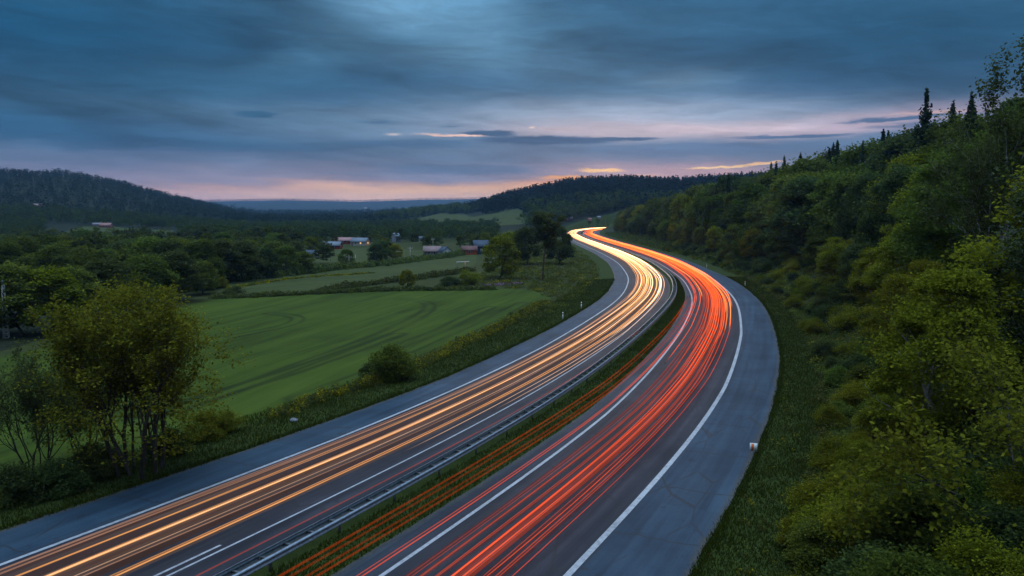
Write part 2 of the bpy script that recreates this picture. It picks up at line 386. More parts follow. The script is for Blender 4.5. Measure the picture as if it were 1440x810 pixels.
# ------------------------------------------------------------------ ground sheet
def build_ground():
    az = np.r_[np.radians(np.arange(-180, -42, 3.0)), np.radians(np.arange(-42, 42, .1)), np.radians(np.arange(42, 180, 3.0))]
    th = np.r_[np.linspace(84, 32, 26), np.arange(31.5, 13, -.1), np.arange(13, 3.6, -.045), np.arange(3.6, 1.6, -.08)]
    r = np.r_[HC/np.tan(np.radians(th)), np.geomspace(585, 9500, 200)]
    A, RR = np.meshgrid(az, r); X = RR*np.sin(A); Y = RR*np.cos(A); Z = height(X, Y)
    nr, na = X.shape
    i = np.arange(nr-1)[:, None]*na; j = np.arange(na)[None]; j2 = (j+1) % na
    Q = np.stack([i+j, i+j2, i+na+j2, i+na+j], -1).reshape(-1, 4)
    c0 = len(X.ravel()); V = np.r_[np.c_[X.ravel(), Y.ravel(), Z.ravel()], [[0, 0, float(height(0, .01))]]]
    Tt = np.stack([np.full(na, c0), (np.arange(na)+1) % na, np.arange(na)], -1)
    me = np_mesh('ground', V, [Q, Tt], [M['ground']], [0, 0], smooth=True)
    x = np.r_[X.ravel(), 0]; y = np.r_[Y.ravel(), 0]; s, o = road_so(x, y)
    jx = x+1.2*fbm(x/5, y/5, 3); jy = y+1.2*fbm(x/5+40, y/5, 3)
    crop = inpoly(jx, jy, FIELD1).astype(float)
    past = (inpoly(jx, jy, FIELD2) | inpoly(jx, jy, CLEAR5)).astype(float)
    past = np.maximum(past, (inpoly(x, y, FIELD3) | inpoly(x, y, FIELD4)).astype(float))
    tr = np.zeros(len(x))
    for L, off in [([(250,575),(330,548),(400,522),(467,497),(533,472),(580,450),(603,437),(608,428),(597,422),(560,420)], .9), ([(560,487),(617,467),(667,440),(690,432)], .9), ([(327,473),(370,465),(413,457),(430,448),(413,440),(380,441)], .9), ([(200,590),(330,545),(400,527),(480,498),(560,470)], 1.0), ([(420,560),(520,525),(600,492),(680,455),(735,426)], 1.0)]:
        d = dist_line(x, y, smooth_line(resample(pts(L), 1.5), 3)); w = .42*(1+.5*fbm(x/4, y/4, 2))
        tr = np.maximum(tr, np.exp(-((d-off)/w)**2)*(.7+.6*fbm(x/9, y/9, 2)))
    bare = sst(6, 10, o-O_RS(s))*sst(0, 60, y)*(1-sst(500, 700, np.hypot(x, y)))
    bare = np.maximum(bare, ((x < -60) & (o < O_LS(s)-40) & (crop < .5) & (past < .5) & (np.hypot(x, y) < 170)).astype(float))
    bare = np.maximum(bare, sst(520, 640, np.hypot(x, y))*(1-past))
    dl = O_LS(s)-o; dr = o-O_RS(s)
    verge = np.where(dr > 0, 1-sst(2.8, 4.6, dr+.7*fbm(x/3, y/3, 2)), np.where(dl > 0, 1-sst(5, 8, dl), 1.0))*(1-crop)
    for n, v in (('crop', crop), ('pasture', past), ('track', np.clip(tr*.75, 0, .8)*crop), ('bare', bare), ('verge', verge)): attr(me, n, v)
    o = obj('ground', me); tag(o, kind='structure'); return o
build_ground()

# ------------------------------------------------------------------ roads and markings
def sgrid(s0, s1):
    s = np.r_[np.arange(s0, min(160, s1), 1.5), np.arange(max(160, s0), s1, 3.0), s1]
    return np.unique(s)
def ribbon(name, s, oa, ob, z, m, cross=2, shoulder=None, jag=None):
    oa = oa(s) if callable(oa) else np.full_like(s, oa); ob = ob(s) if callable(ob) else np.full_like(s, ob)
    if jag is not None: oa = oa+jag[0]*fbm(s/2.2, s*0+3, 4); ob = ob+jag[1]*fbm(s/2.2, s*0+8, 4)
    w = np.linspace(0, 1, cross); O = oa[:, None]*(1-w)+ob[:, None]*w
    P = road_pt(np.repeat(s[:, None], cross, 1), O)
    V = np.c_[P.reshape(-1, 2), np.full(O.size, z)]
    i = np.arange(len(s)-1)[:, None]*cross; j = np.arange(cross-1)[None]
    Q = np.stack([i+j, i+j+1, i+cross+j+1, i+cross+j], -1).reshape(-1, 4)
    me = np_mesh(name, V, [Q], [m])
    uv = me.uv_layers.new(name='UVMap'); co = np.c_[np.repeat(s, cross), O.ravel()]
    uv.data.foreach_set('uv', co[Q.ravel()].astype(np.float32).ravel())
    if shoulder is not None:
        attr(me, 'shoulder', shoulder(np.repeat(s, cross), O.ravel()))
        attr(me, 'edge', np.minimum(O-O[:, :1], O[:, -1:]-O).ravel())
    return me
sr = np.r_[np.arange(0, 170, .8), np.arange(170, SMAX-1, 2.5)]
tag(obj('road', ribbon('road', sr, O_LS, O_LE, 0.0, M['asphalt'], 26, lambda s, o: 1-sst(-.35, .05, o-O_LL(s)), jag=(.16, .04))), kind='structure')
tag(obj('road', ribbon('road', sr, O_RE, O_RS, 0.0, M['asphalt'], 30, lambda s, o: np.maximum(sst(-.05, .35, o-O_RR(s)), .25*(1-sst(-.3, .1, o-O_RL(s)))), jag=(.10, .16))), kind='structure')
def marking(name, s0, s1, off, w, dash=None):
    f = lambda d: (lambda s: off(s)+d)
    if dash is None:
        s = sgrid(s0, s1); me = ribbon(name, s, f(-w/2), f(w/2), .006, M['paint'])
    else:
        V = []; Q = []; UV = []; n = 0
        for a in np.arange(s0, s1, dash[0]+dash[1]):
            s = np.linspace(a, a+dash[0], 5); O = np.stack([off(s)-w/2, off(s)+w/2], 1); P = road_pt(np.repeat(s[:, None], 2, 1), O)
            V.append(np.c_[P.reshape(-1, 2), np.full(10, .006)]); UV.append(np.c_[np.repeat(s, 2), O.ravel()])
            for k in range(4): Q.append((n+2*k, n+2*k+1, n+2*k+3, n+2*k+2))
            n += 10
        Q = np.array(Q); me = np_mesh(name, np.concatenate(V), [Q], [M['paint']]); uv = me.uv_layers.new(name='UVMap')
        uv.data.foreach_set('uv', np.concatenate(UV)[Q.ravel()].astype(np.float32).ravel())
    return tag(obj(name, me), kind='structure')
marking('edge_line', 5, SMAX-5, O_LL, .24)
marking('edge_line', 5, SMAX-5, O_LI, .13)
marking('edge_line', 5, SMAX-5, O_RL, .22)
marking('edge_line', 5, SMAX-5, O_RR, .32)
marking('lane_line', 59.5, 78, lambda s: O_LI(s)-.48, .15, (14, 40))

# ------------------------------------------------------------------ guard rail on the median
def guard_rail():
    root = empty('guard_rail', (*road_pt(60., .2), 0)); tag(root, 'long galvanised double beam guard rail curving along the grass median between the two carriageways', 'guard rail')
    base = np.array(root.location)
    s = sgrid(4, SMAX-4)
    prof = [(0, .42), (.06, .46), (.06, .52), (0, .56), (0, .63), (.06, .67), (.06, .73), (0, .77), (-.05, .775)]
    for side, oc in ((-1, -.22), (1, .52)):
        V = []; k = len(prof)
        for d, z in prof:
            P = road_pt(s, oc+side*d); V.append(np.c_[P, np.full(len(s), z)])
        # back face: same profile 6 mm in
        for d, z in prof:
            P = road_pt(s, oc+side*(d-.008)); V.append(np.c_[P, np.full(len(s), z)])
        n = len(s); V = np.concatenate(V); i = np.arange(n-1)
        Q = []
        for a in range(k-1): Q.append(np.stack([a*n+i, a*n+i+1, (a+1)*n+i+1, (a+1)*n+i], 1)); Q.append(np.stack([(k+a)*n+i, (k+a+1)*n+i, (k+a+1)*n+i+1, (k+a)*n+i+1], 1))
        for a, b in ((0, k), (k-1, 2*k-1)): Q.append(np.stack([a*n+i, b*n+i, b*n+i+1, a*n+i+1], 1))
        obj('beam', np_mesh('beam', V-base, Q, [M['steel']], [0]*len(Q)), root)
    npost = 0
    for sp in np.arange(58, 210, 1.6):
        c = road_pt(sp, 0.); t = np.array([np.interp(sp, SS, T2[:, 0]), np.interp(sp, SS, T2[:, 1])]); nn = np.array([t[1], -t[0]])
        def bar(mb, o0, o1, w, z0, z1):
            q = [c+nn*o0-t*w, c+nn*o1-t*w, c+nn*o1+t*w, c+nn*o0+t*w]
            V = [(*p, z0) for p in q]+[(*p, z1) for p in q]
            mb.add(np.array(V)-base, [(0,3,2,1),(4,5,6,7),(0,1,5,4),(1,2,6,5),(2,3,7,6),(3,0,4,7)])
        if npost < 98:
            mb = MB(); bar(mb, -.21, .51, .05, .50, .61); mb.build('spacer', M['steel_dark'], root)
            if npost % 3 == 0:
                mb = MB(); bar(mb, .38, .50, .05, -.05, .60); mb.build('post', M['steel_dark'], root)
                mb = MB(); bar(mb, -.20, -.10, .05, -.05, .60); mb.build('post', M['steel_dark'], root)
        npost += 1
guard_rail()

# ------------------------------------------------------------------ light trails
def trail_mat(name, col, strength):
    m = bpy.data.materials.new(name); m.use_nodes = True; nt = NT(m.node_tree); m.node_tree.nodes.clear()
    e = nt.new('ShaderNodeEmission'); e.inputs[0].default_value = (*col, 1)
    nt.put(e.inputs[1], nt.m('MULTIPLY', nt.attr('glow'), strength))
    t = nt.new('ShaderNodeBsdfTransparent'); t.inputs[0].default_value = (.82,.82,.82,1); a = nt.new('ShaderNodeAddShader')
    nt.l.new(e.outputs[0], a.inputs[0]); nt.l.new(t.outputs[0], a.inputs[1])
    o = nt.new('ShaderNodeOutputMaterial'); nt.l.new(a.outputs[0], o.inputs[0])
    return m
TM = {'white': trail_mat('headlight_white', (1.0,.58,.34), .62), 'amber': trail_mat('headlight_amber', (1.0,.40,.10), .55),
      'pink': trail_mat('headlight_pale', (1.0,.50,.30), .26), 'red': trail_mat('tail_light_red', (1.0,.105,.012), .62),
      'orange': trail_mat('tail_light_orange', (1.0,.085,.010), .55), 'rose': trail_mat('tail_light_rose', (1.0,.115,.03), .46)}
def trail(kind, off, z, rad, s0, s1, gain, label, group, wob=.25, seed=0, cat='light trail', near=.46, farg=2.1):
    s = np.unique(np.r_[np.arange(s0, min(s1, 150), 2.0), np.arange(max(150, s0), s1, 4.0), s1])
    o = off(s)+wob*fbm(s/60+seed*3.1, s*0+seed, 2)
    P = np.c_[road_pt(s, o), z+.05*fbm(s/18+seed, s*0+7, 2)]
    root_mb = MB(); root_mb.tube(P, rad*(1.0+.9*sst(80, 240, s))*(1+.25*fbm(s/25+seed*2, s*0+2, 2)), 4, cap=False)
    me = root_mb.mesh('light_trail', [TM[kind]])
    g = gain*(near+(farg-near)*sst(70, 330, s))*(1+.35*fbm(s/7+seed, s*0+seed*5, 3))
    for e, w in ((s0, 6), (s1, 12)):
        if e > 20 and e < SMAX-60: g = g*sst(0, w, np.abs(s-e))
    attr(me, 'glow', np.repeat(np.maximum(g, 0), 4))
    return tag(obj('light_trail', me), label, cat, group)
mixo = lambda t: (lambda s: O_LL(s)*(1-t)+O_LI(s)*t)
mixr = lambda t: (lambda s: O_RL(s)*(1-t)+O_RR(s)*t)
GL = 'headlight trails on the left carriageway'; GR = 'tail light trails on the right carriageway'
E = SMAX-30
rr = random.Random(5)
# headlights (towards the camera), t = 0 at the outer edge line, 1 at the inner
for i, t in enumerate((.26, .30, .335)):
    trail('pink', mixo(t), .66+.06*i, .035, 8, E, 1.0, 'pale pink outermost headlight streak nearest the left edge line', GL, seed=i+1)
for i, t in enumerate((.395, .415)):
    trail('amber', mixo(t), .62, .03, 8, E, .9, 'thin deep orange headlight streak just inside the pale outermost streaks', GL, seed=10+i)
for i, t in enumerate((.53, .553, .575, .60, .625)):
    trail('white' if i in (1, 3) else 'amber', mixo(t), .60+.05*i, .03, 8, E, 1.25, 'cream and orange headlight streak in the dense bundle along the middle of the left carriageway', GL, seed=20+i)
trail('white', mixo(.70), .62, .022, 8, E, .95, 'single thin whitish headlight streak right of the dense middle bundle', GL, seed=30)
trail('pink', mixo(.745), .62, .03, 60, E, 1.1, 'short pale pink headlight streak starting midway down the left carriageway', GL, seed=31)
for i, t in enumerate((.29, .38, .47, .55, .61, .68, .78, .88)):
    trail('white' if i % 2 else 'amber', mixo(t), .60, .15, 8, E, (.07, .10, .06, .15, .15, .10, .06, .10)[i], 'broad faint warm glow streak spread under the thin headlight streaks', GL, seed=46+i, wob=.1)
for i, t in enumerate((.865, .88)):
    trail('amber', mixo(t), .64, .032, 8, E, 1.55, 'bright amber headlight streak standing alone towards the inner lane edge', GL, seed=33+i)
for i, t in enumerate((.99, 1.09)):
    trail('white', mixo(t), .64, .026, 88+12*i, E, 1.0, 'white headlight streak close to the inner line that fades out before the foreground', GL, seed=40+i)
trail('red', mixo(1.30), .55, .03, 30, 150, .45, 'faint red streak between the inner line and the guard rail', GL, seed=44)
for i in range(14):
    t = .28+.75*rr.random()
    trail('white' if i % 2 else 'amber', mixo(t), .55+.3*rr.random(), .035, 125+60*rr.random(), E, 1.2, 'warm white headlight streak of the glowing mass in the far bend', GL, seed=50+i)
# tail lights (away from the camera)
for i in range(2):
    trail('orange', lambda s, i=i: O_RL(s)-.38+.30*i, 2.35-.05*i, .06, 12, 172+3*i, (.30, .20)[i], 'dull orange high streak drawn over the grass median, further from the lane', GR, seed=61, wob=.12)
for i in range(2):
    trail('orange', lambda s, i=i: O_RL(s)+.50+.26*i, 2.30-.05*i, .06, 12, 178+3*i, (.24, .34)[i], 'orange red high streak along the left asphalt edge of the right carriageway', GR, seed=64, wob=.12)
for i in range(3):
    trail('red' if i else 'orange', mixr(.045+.02*i), .85+.1*i, .03, 14, E, .75, 'red streak hugging the left white line of the right carriageway', GR, seed=70+i)
for i in range(6):
    trail('rose' if i % 3 else 'red', mixr(.255+.034*i+.03*rr.random()), .72+.2*rr.random(), .014+.022*rr.random(), 10, E, .5+.6*rr.random(), 'thin rose red streak in the left half of the dense tail light band', GR, seed=80+i)
for i in range(7):
    trail('rose', mixr(.26+.08*i), .70, .15, 10, E, (.13, .16, .14, .2, .16, .12, .07)[i], 'broad faint rose haze of light under the thin streaks of the tail light band', GR, seed=88+i, wob=.1)
for i in range(6):
    trail(('red', 'orange', 'rose')[i % 3], mixr(.485+.024*i+.012*rr.random()), .75+.12*rr.random(), .018+.028*rr.random(), 10, E, .8+.6*rr.random(), 'bright red streak in the broad brightest middle of the tail light band', GR, seed=95+i)
for i in range(2):
    trail('red', mixr(.52+.06*i), .72, .13, 10, E, .30, 'broad soft red glow streak in the brightest middle of the tail light band', GR, seed=102+i, wob=.1)
for i in range(4):
    trail('red', mixr(.635+.035*i+.015*rr.random()), .75+.12*rr.random(), .014+.02*rr.random(), 10, E, .6+.5*rr.random(), 'red streak on the right side of the tail light band', GR, seed=105+i)
trail('orange', mixr(.80), .74, .024, 10, E, 1.15, 'single thin vivid orange red streak, rightmost in the foreground', GR, wob=.15, seed=112)
for i in range(18):
    t = .12+.74*rr.random()
    trail(('red', 'amber', 'red', 'rose')[i % 4], mixr(t), .6+.35*rr.random(), .036, 112+75*rr.random(), E, .9, 'red or orange streak of the glowing tail light mass around the bend', GR, seed=120+i)

# ------------------------------------------------------------------ foliage generators
def leaves(Cn, size, up=.3, asp=1.5):
    n = len(Cn)
    a = R.normal(size=(n, 3)); a /= np.linalg.norm(a, axis=1)[:, None]
    nrm = R.normal(size=(n, 3))+np.array([0, 0, up*2]); nrm /= np.linalg.norm(nrm, axis=1)[:, None]
    a = np.cross(nrm, a); a /= np.linalg.norm(a, axis=1)[:, None]+1e-9
    b = np.cross(nrm, a)
    sz = (size*(.6+.8*R.random(n)))[:, None]
    V = np.stack([Cn-a*sz*asp*.5, Cn-b*sz*.5+a*sz*.05, Cn+a*sz*asp*.5, Cn+b*sz*.5+a*sz*.05], 1).reshape(-1, 3)
    Q = np.arange(4*n).reshape(n, 4)
    return V, Q
def rpt_sphere(n):
    d = R.normal(size=(n, 3)); return d/np.linalg.norm(d, axis=1)[:, None]

def skeleton(height_, stems=1, spread=.25, levels=3, r0=.16, ratio=.62, kids=(5, 4, 4), start=.3, seed=0, up=.25, ang=(.5, .9), wob=.12, sides=(7, 5, 4, 3), root=.25):
    rg = random.Random(seed); mb = MB(); tips = []
    def rv(): return np.array([rg.gauss(0, 1) for _ in range(3)])
    def grow(p, d, L, r, lv):
        n = 7 if lv == 0 else 5; P = [p]; dd = d
        for i in range(n):
            dd = dd+rv()*wob+np.array([0, 0, up*(.35 if lv else .12)]); dd = dd/np.linalg.norm(dd); P.append(P[-1]+dd*L/n)
        P = np.array(P); rad = r*np.linspace(1, .32 if lv < levels else .15, n+1)
        mb.tube(P, np.maximum(rad, .006), sides[min(lv, 3)], cap=False)
        if lv >= levels-1:
            for k in np.linspace(.35, 1, 4): 
                j = k*n; a = int(min(j, n-1)); tips.append((P[a]+(P[a+1]-P[a])*(j-a), lv))
        if lv < levels:
            nk = kids[min(lv, len(kids)-1)]
            for k in range(nk):
                f = start+(1-start)*(k+rg.random()*.8)/nk if lv == 0 else .25+.75*(k+rg.random()*.8)/nk
                f = min(f, .98); j = f*n; a = int(min(j, n-1)); q = P[a]+(P[a+1]-P[a])*(j-a)
                tdir = (P[a+1]-P[a]); tdir = tdir/np.linalg.norm(tdir)
                side = np.cross(tdir, rv()); side = side/(np.linalg.norm(side)+1e-9)
                an = ang[0]+(ang[1]-ang[0])*rg.random()
                nd = tdir*math.cos(an)+side*math.sin(an)
                grow(q, nd, L*ratio*(1.05-.45*f if lv == 0 else .9)*(.8+.4*rg.random()), max(r*(1-.68*f)*.62, .007), lv+1)
    for sidx in range(stems):
        th = 2*math.pi*sidx/max(stems, 1)+rg.random(); d = np.array([math.cos(th)*spread, math.sin(th)*spread, 1.0])*(1 if stems > 1 else 1)
        if stems == 1: d = np.array([rg.gauss(0, .04), rg.gauss(0, .04), 1.0])
        grow(np.array([math.cos(th)*root*(.4+.6*rg.random()), math.sin(th)*root*(.4+.6*rg.random()), -.2]) if stems > 1 else np.array([0, 0, -.25]), d/np.linalg.norm(d), height_*(.72 if stems > 1 else .78)*(.8+.35*rg.random() if stems > 1 else 1), r0*(.7+.5*rg.random() if stems > 1 else 1), 0)
    return mb, np.array([t[0] for t in tips])

def crown_lobes(h, w, base, n_lobes, n_leaves, size, taper=.0, seed=0, lobe=.36, droop=0):
    """clumpy crown: leaves on and in the shells of many unequal lobes"""
    rg = np.random.default_rng(seed)
    pts_ = []
    cz0 = h*base
    for i in range(n_lobes):
        f = rg.random()**.9; z = cz0+(h-cz0)*f*.95
        prof = math.sin(math.pi*min(1, .18+.78*f))**.7*(1-taper*f)
        th = 2.399*i+rg.normal(0, .5); rad = w/2*prof*(.35+.65*rg.random()**.5)
        lr = lobe*w/2*(.6+.8*rg.random())
        c = np.array([math.cos(th)*rad, math.sin(th)*rad, z])
        k = int(n_leaves/n_lobes*(.6+.8*rg.random()))
        d = rpt_sphere(k); d[:, 2] = np.where(d[:, 2] < -.3, d[:, 2]*.5, d[:, 2])
        rr_ = lr*(.55+.55*R.random(k)**.6)*(1+.22*R.normal(size=k))
        pts_.append(c+d*rr_[:, None]*np.array([1, 1, .82]))
    P = np.concatenate(pts_); P[:, 2] = np.maximum(P[:, 2], .25)
    return leaves(P, size, up=.75)

def decid(name, h, w, base, n_lobes, n_leaves, size, lm, bark='bark', seed=0, taper=0., lobe=.36, limbs=True):
    mb, tips = skeleton(h*.86, 1, levels=2 if limbs else 1, r0=h*.018, kids=(7, 4), start=max(.15, base*.7), seed=seed, ratio=.5, up=.18)
    V, Q = crown_lobes(h, w, base, n_lobes, n_leaves, size, taper, seed, lobe)
    return mb.mesh(name+'_trunk', [M[bark]], True), np_mesh(name+'_crown', V, [Q], [M[lm]])

def spruce(name, h, w, n_leaves, size, seed=0, base=.08, lm='leaf_spruce'):
    rg = np.random.default_rng(seed); mb = MB(); mb.tube([(0,0,-.3),(0,0,h*.5),(0,0,h*.97)], [h*.014, h*.009, .02], 6, cap=False)
    tiers = int(h*2.7); P = []; SZ = []
    for i in range(tiers):
        f = min(1, max(0, (i+rg.normal(0, .5))/(tiers-1))); z = h*(base+(1-base)*f*.985); L = w/2*(1-f)**.95*(.62+.6*rg.random())+.10
        nb = max(3, int(6*(1-f)+3)); th0 = rg.random()*6.28
        for b in range(nb):
            th = th0+b/nb*6.283+rg.normal(0, .15); Lb = L*(.55+.7*rg.random())
            k = max(4, int(n_leaves/(tiers*9)*(Lb/(w/2)+.3)*1.5)); t = rg.random(k)**.7
            droop = -(.12+.30*rg.random())*Lb*t**1.3+.10*Lb*t**3
            sp = rg.normal(0, .10*Lb+.05, k)*(1-.5*t)
            SZ.append(np.full(k, size*(.62+.45*(1-f))))
            P.append(np.c_[np.cos(th)*Lb*t-np.sin(th)*sp, np.sin(th)*Lb*t+np.cos(th)*sp, z+droop+rg.normal(-.10, .26, k)])
            mb.tube([(0,0,z),(math.cos(th)*Lb*.8, math.sin(th)*Lb*.8, z-.2*Lb)], [.03, .01], 3, cap=False) if h > 8 and b % 2 == 0 else None
    V, Q = leaves(np.concatenate(P), np.concatenate(SZ)*.85, up=.2, asp=2.0)
    return mb.mesh(name+'_trunk', [M['bark_pine']], True), np_mesh(name+'_crown', V, [Q], [M[lm]])

def pine(name, h, seed=0):
    rg = np.random.default_rng(seed)
    mb, tips = skeleton(h*1.05, 1, levels=2, r0=h*.016, kids=(9, 4), start=.58, seed=seed, ratio=.30, up=.15, wob=.06, ang=(.8, 1.3))
    P = []
    for t in tips: P.append(t+R.normal(size=(80, 3))*np.array([.55, .55, .38]))
    for i in range(16):
        c = np.array([rg.normal(0, h*.085), rg.normal(0, h*.085), h*(.62+.34*rg.random())]); P.append(c+rpt_sphere(240)*(.4+.65*R.random((240, 1)))*h*.065*np.array([1.2, 1.2, .75]))
    V, Q = leaves(np.concatenate(P), .26, up=.8)
    return mb.mesh(name+'_trunk', [M['bark_pine']], True), np_mesh(name+'_crown', V, [Q], [M['leaf_dark']])

def twiggy(name, mbt, tips, per, spread_, size, lm, bark='bark', up=.7):
    P = (tips[:, None]+R.normal(size=(len(tips), per, 3))*spread_).reshape(-1, 3); P = P[P[:, 2] > .3]
    V, Q = leaves(P, size, up=up)
    return mbt.mesh(name+'_trunk', [M[bark]], True), np_mesh(name+'_crown', V, [Q], [M[lm]])

PROTO = {}
def plant(kind, name, loc, sc=1.0, rz=None, label=None, cat='tree', group=None, parts=('trunk', 'crown'), single=False):
    tr, cr = PROTO[kind]
    rz = R.random()*6.28 if rz is None else rz
    e = empty(name, loc, rz, sc); tag(e, label, cat, group)
    a = obj(parts[0], tr, e); b = obj(parts[1], cr, e)
    return e

# distant, small prototypes: crown and trunk in one mesh
def small_tree(kind, seed):
    rg = np.random.default_rng(seed); mb = MB()
    if kind == 'spruce':
        P = []
        for i in range(12):
            f = i/11; k = int(34*(1-f)+8); L = .26*(1-f)**.8+.02; th = rg.random(k)*6.28; t = rg.random(k)**.5*L*(.8+.4*rg.random())
            P.append(np.c_[np.cos(th)*t, np.sin(th)*t, .08+.9*f-.25*t+rg.normal(0, .012, k)])
        V, Q = leaves(np.concatenate(P), .085, .7, 1.8)
        lm = 'leaf_spruce'
    else:
        w = .85 if kind == 'round' else .55
        V, Q = crown_lobes(1.0, w, .22, 20, 900, .062, 0, seed, .40); lm = 'leaf_dark' if seed % 2 else 'leaf_green'
    mb.tube([(0,0,-.05),(0,0,.55)], [.022, .012], 5)
    n = sum(len(v) for v in mb.v)
    Vt = np.concatenate(mb.v); Qt = np.concatenate(mb.q)
    return np_mesh('small_'+kind, np.r_[Vt, V], [Qt, Q+n], [M['bark'], M[lm]], [0, 1])

# ------------------------------------------------------------------ planting: right-hand wood
PROTO['near_yellow_a'] = decid('birch', 13, 8.0, .16, 95, 30000, .17, 'leaf_yellow', seed=1, lobe=.24, bark='bark_birch')
PROTO['near_yellow_b'] = decid('birch', 11, 7.5, .12, 85, 26000, .16, 'leaf_yellow', seed=2, lobe=.25)
PROTO['near_green_a'] = decid('rowan', 14, 8.0, .18, 95, 30000, .17, 'leaf_green', seed=3, lobe=.24, bark='bark_birch')
PROTO['near_dark_a'] = decid('alder', 12, 7.5, .12, 75, 24000, .18, 'leaf_dark', seed=4, lobe=.26)
PROTO['fine_yellow'] = decid('birch', 11, 7.5, .10, 110, 36000, .125, 'leaf_yellow', seed=41, lobe=.22, bark='bark_birch')
PROTO['fine_green'] = decid('rowan', 12, 7.5, .12, 110, 36000, .13, 'leaf_green', seed=42, lobe=.22)
PROTO['spruce_a'] = spruce('spruce', 16, 6.4, 14000, .26, 5)
PROTO['spruce_b'] = spruce('spruce', 13, 5.6, 11000, .26, 6)
PROTO['mid_yellow'] = decid('birch', 10, 7.0, .12, 62, 11000, .23, 'leaf_yellow', seed=7, lobe=.28)
PROTO['mid_green'] = decid('aspen', 11, 7.0, .12, 62, 11000, .24, 'leaf_green', seed=8, lobe=.28)
PROTO['mid_green_b'] = decid('aspen', 10, 8.5, .12, 62, 12000, .24, 'leaf_green', seed=9, lobe=.28)
PROTO['mid_dark'] = decid('oak', 10, 8.0, .12, 62, 11000, .25, 'leaf_dark', seed=10, lobe=.28)
PROTO['mid_spruce'] = spruce('spruce', 14, 5.2, 3600, .46, 12)
PROTO['pine'] = pine('pine', 16, 13)
def shrub(name, h, w, n, size, lm, seed):
    mb, tips = skeleton(h*1.0, 7, .55, 2, r0=.035, kids=(5, 4), start=.2, seed=seed, ratio=.55, up=.1)
    V, Q = crown_lobes(h, w, .05, 22, n, size, 0, seed, .42)
    return mb.mesh(name+'_stems', [M['bark']], True), np_mesh(name+'_leaves', V, [Q], [M[lm]])
PROTO['shrub_yellow'] = shrub('shrub', 2.6, 3.6, 15000, .085, 'leaf_yellow', 20)
PROTO['shrub_gold'] = shrub('shrub', 2.2, 3.4, 14000, .08, 'leaf_gold', 21)
PROTO['shrub_green'] = shrub('shrub', 2.4, 3.2, 13000, .09, 'leaf_green', 22)
PROTO['shrub_dark'] = shrub('shrub', 2.0, 3.0, 10000, .09, 'leaf_dark', 23)

taken = []
def free(x, y, d):
    for (a, b, c) in taken:
        if (a-x)**2+(b-y)**2 < ((d+c)/2)**2: return False
    return True
def visible_u(x, y, m=.10): return y > 12 and abs(x/y) < .64+m

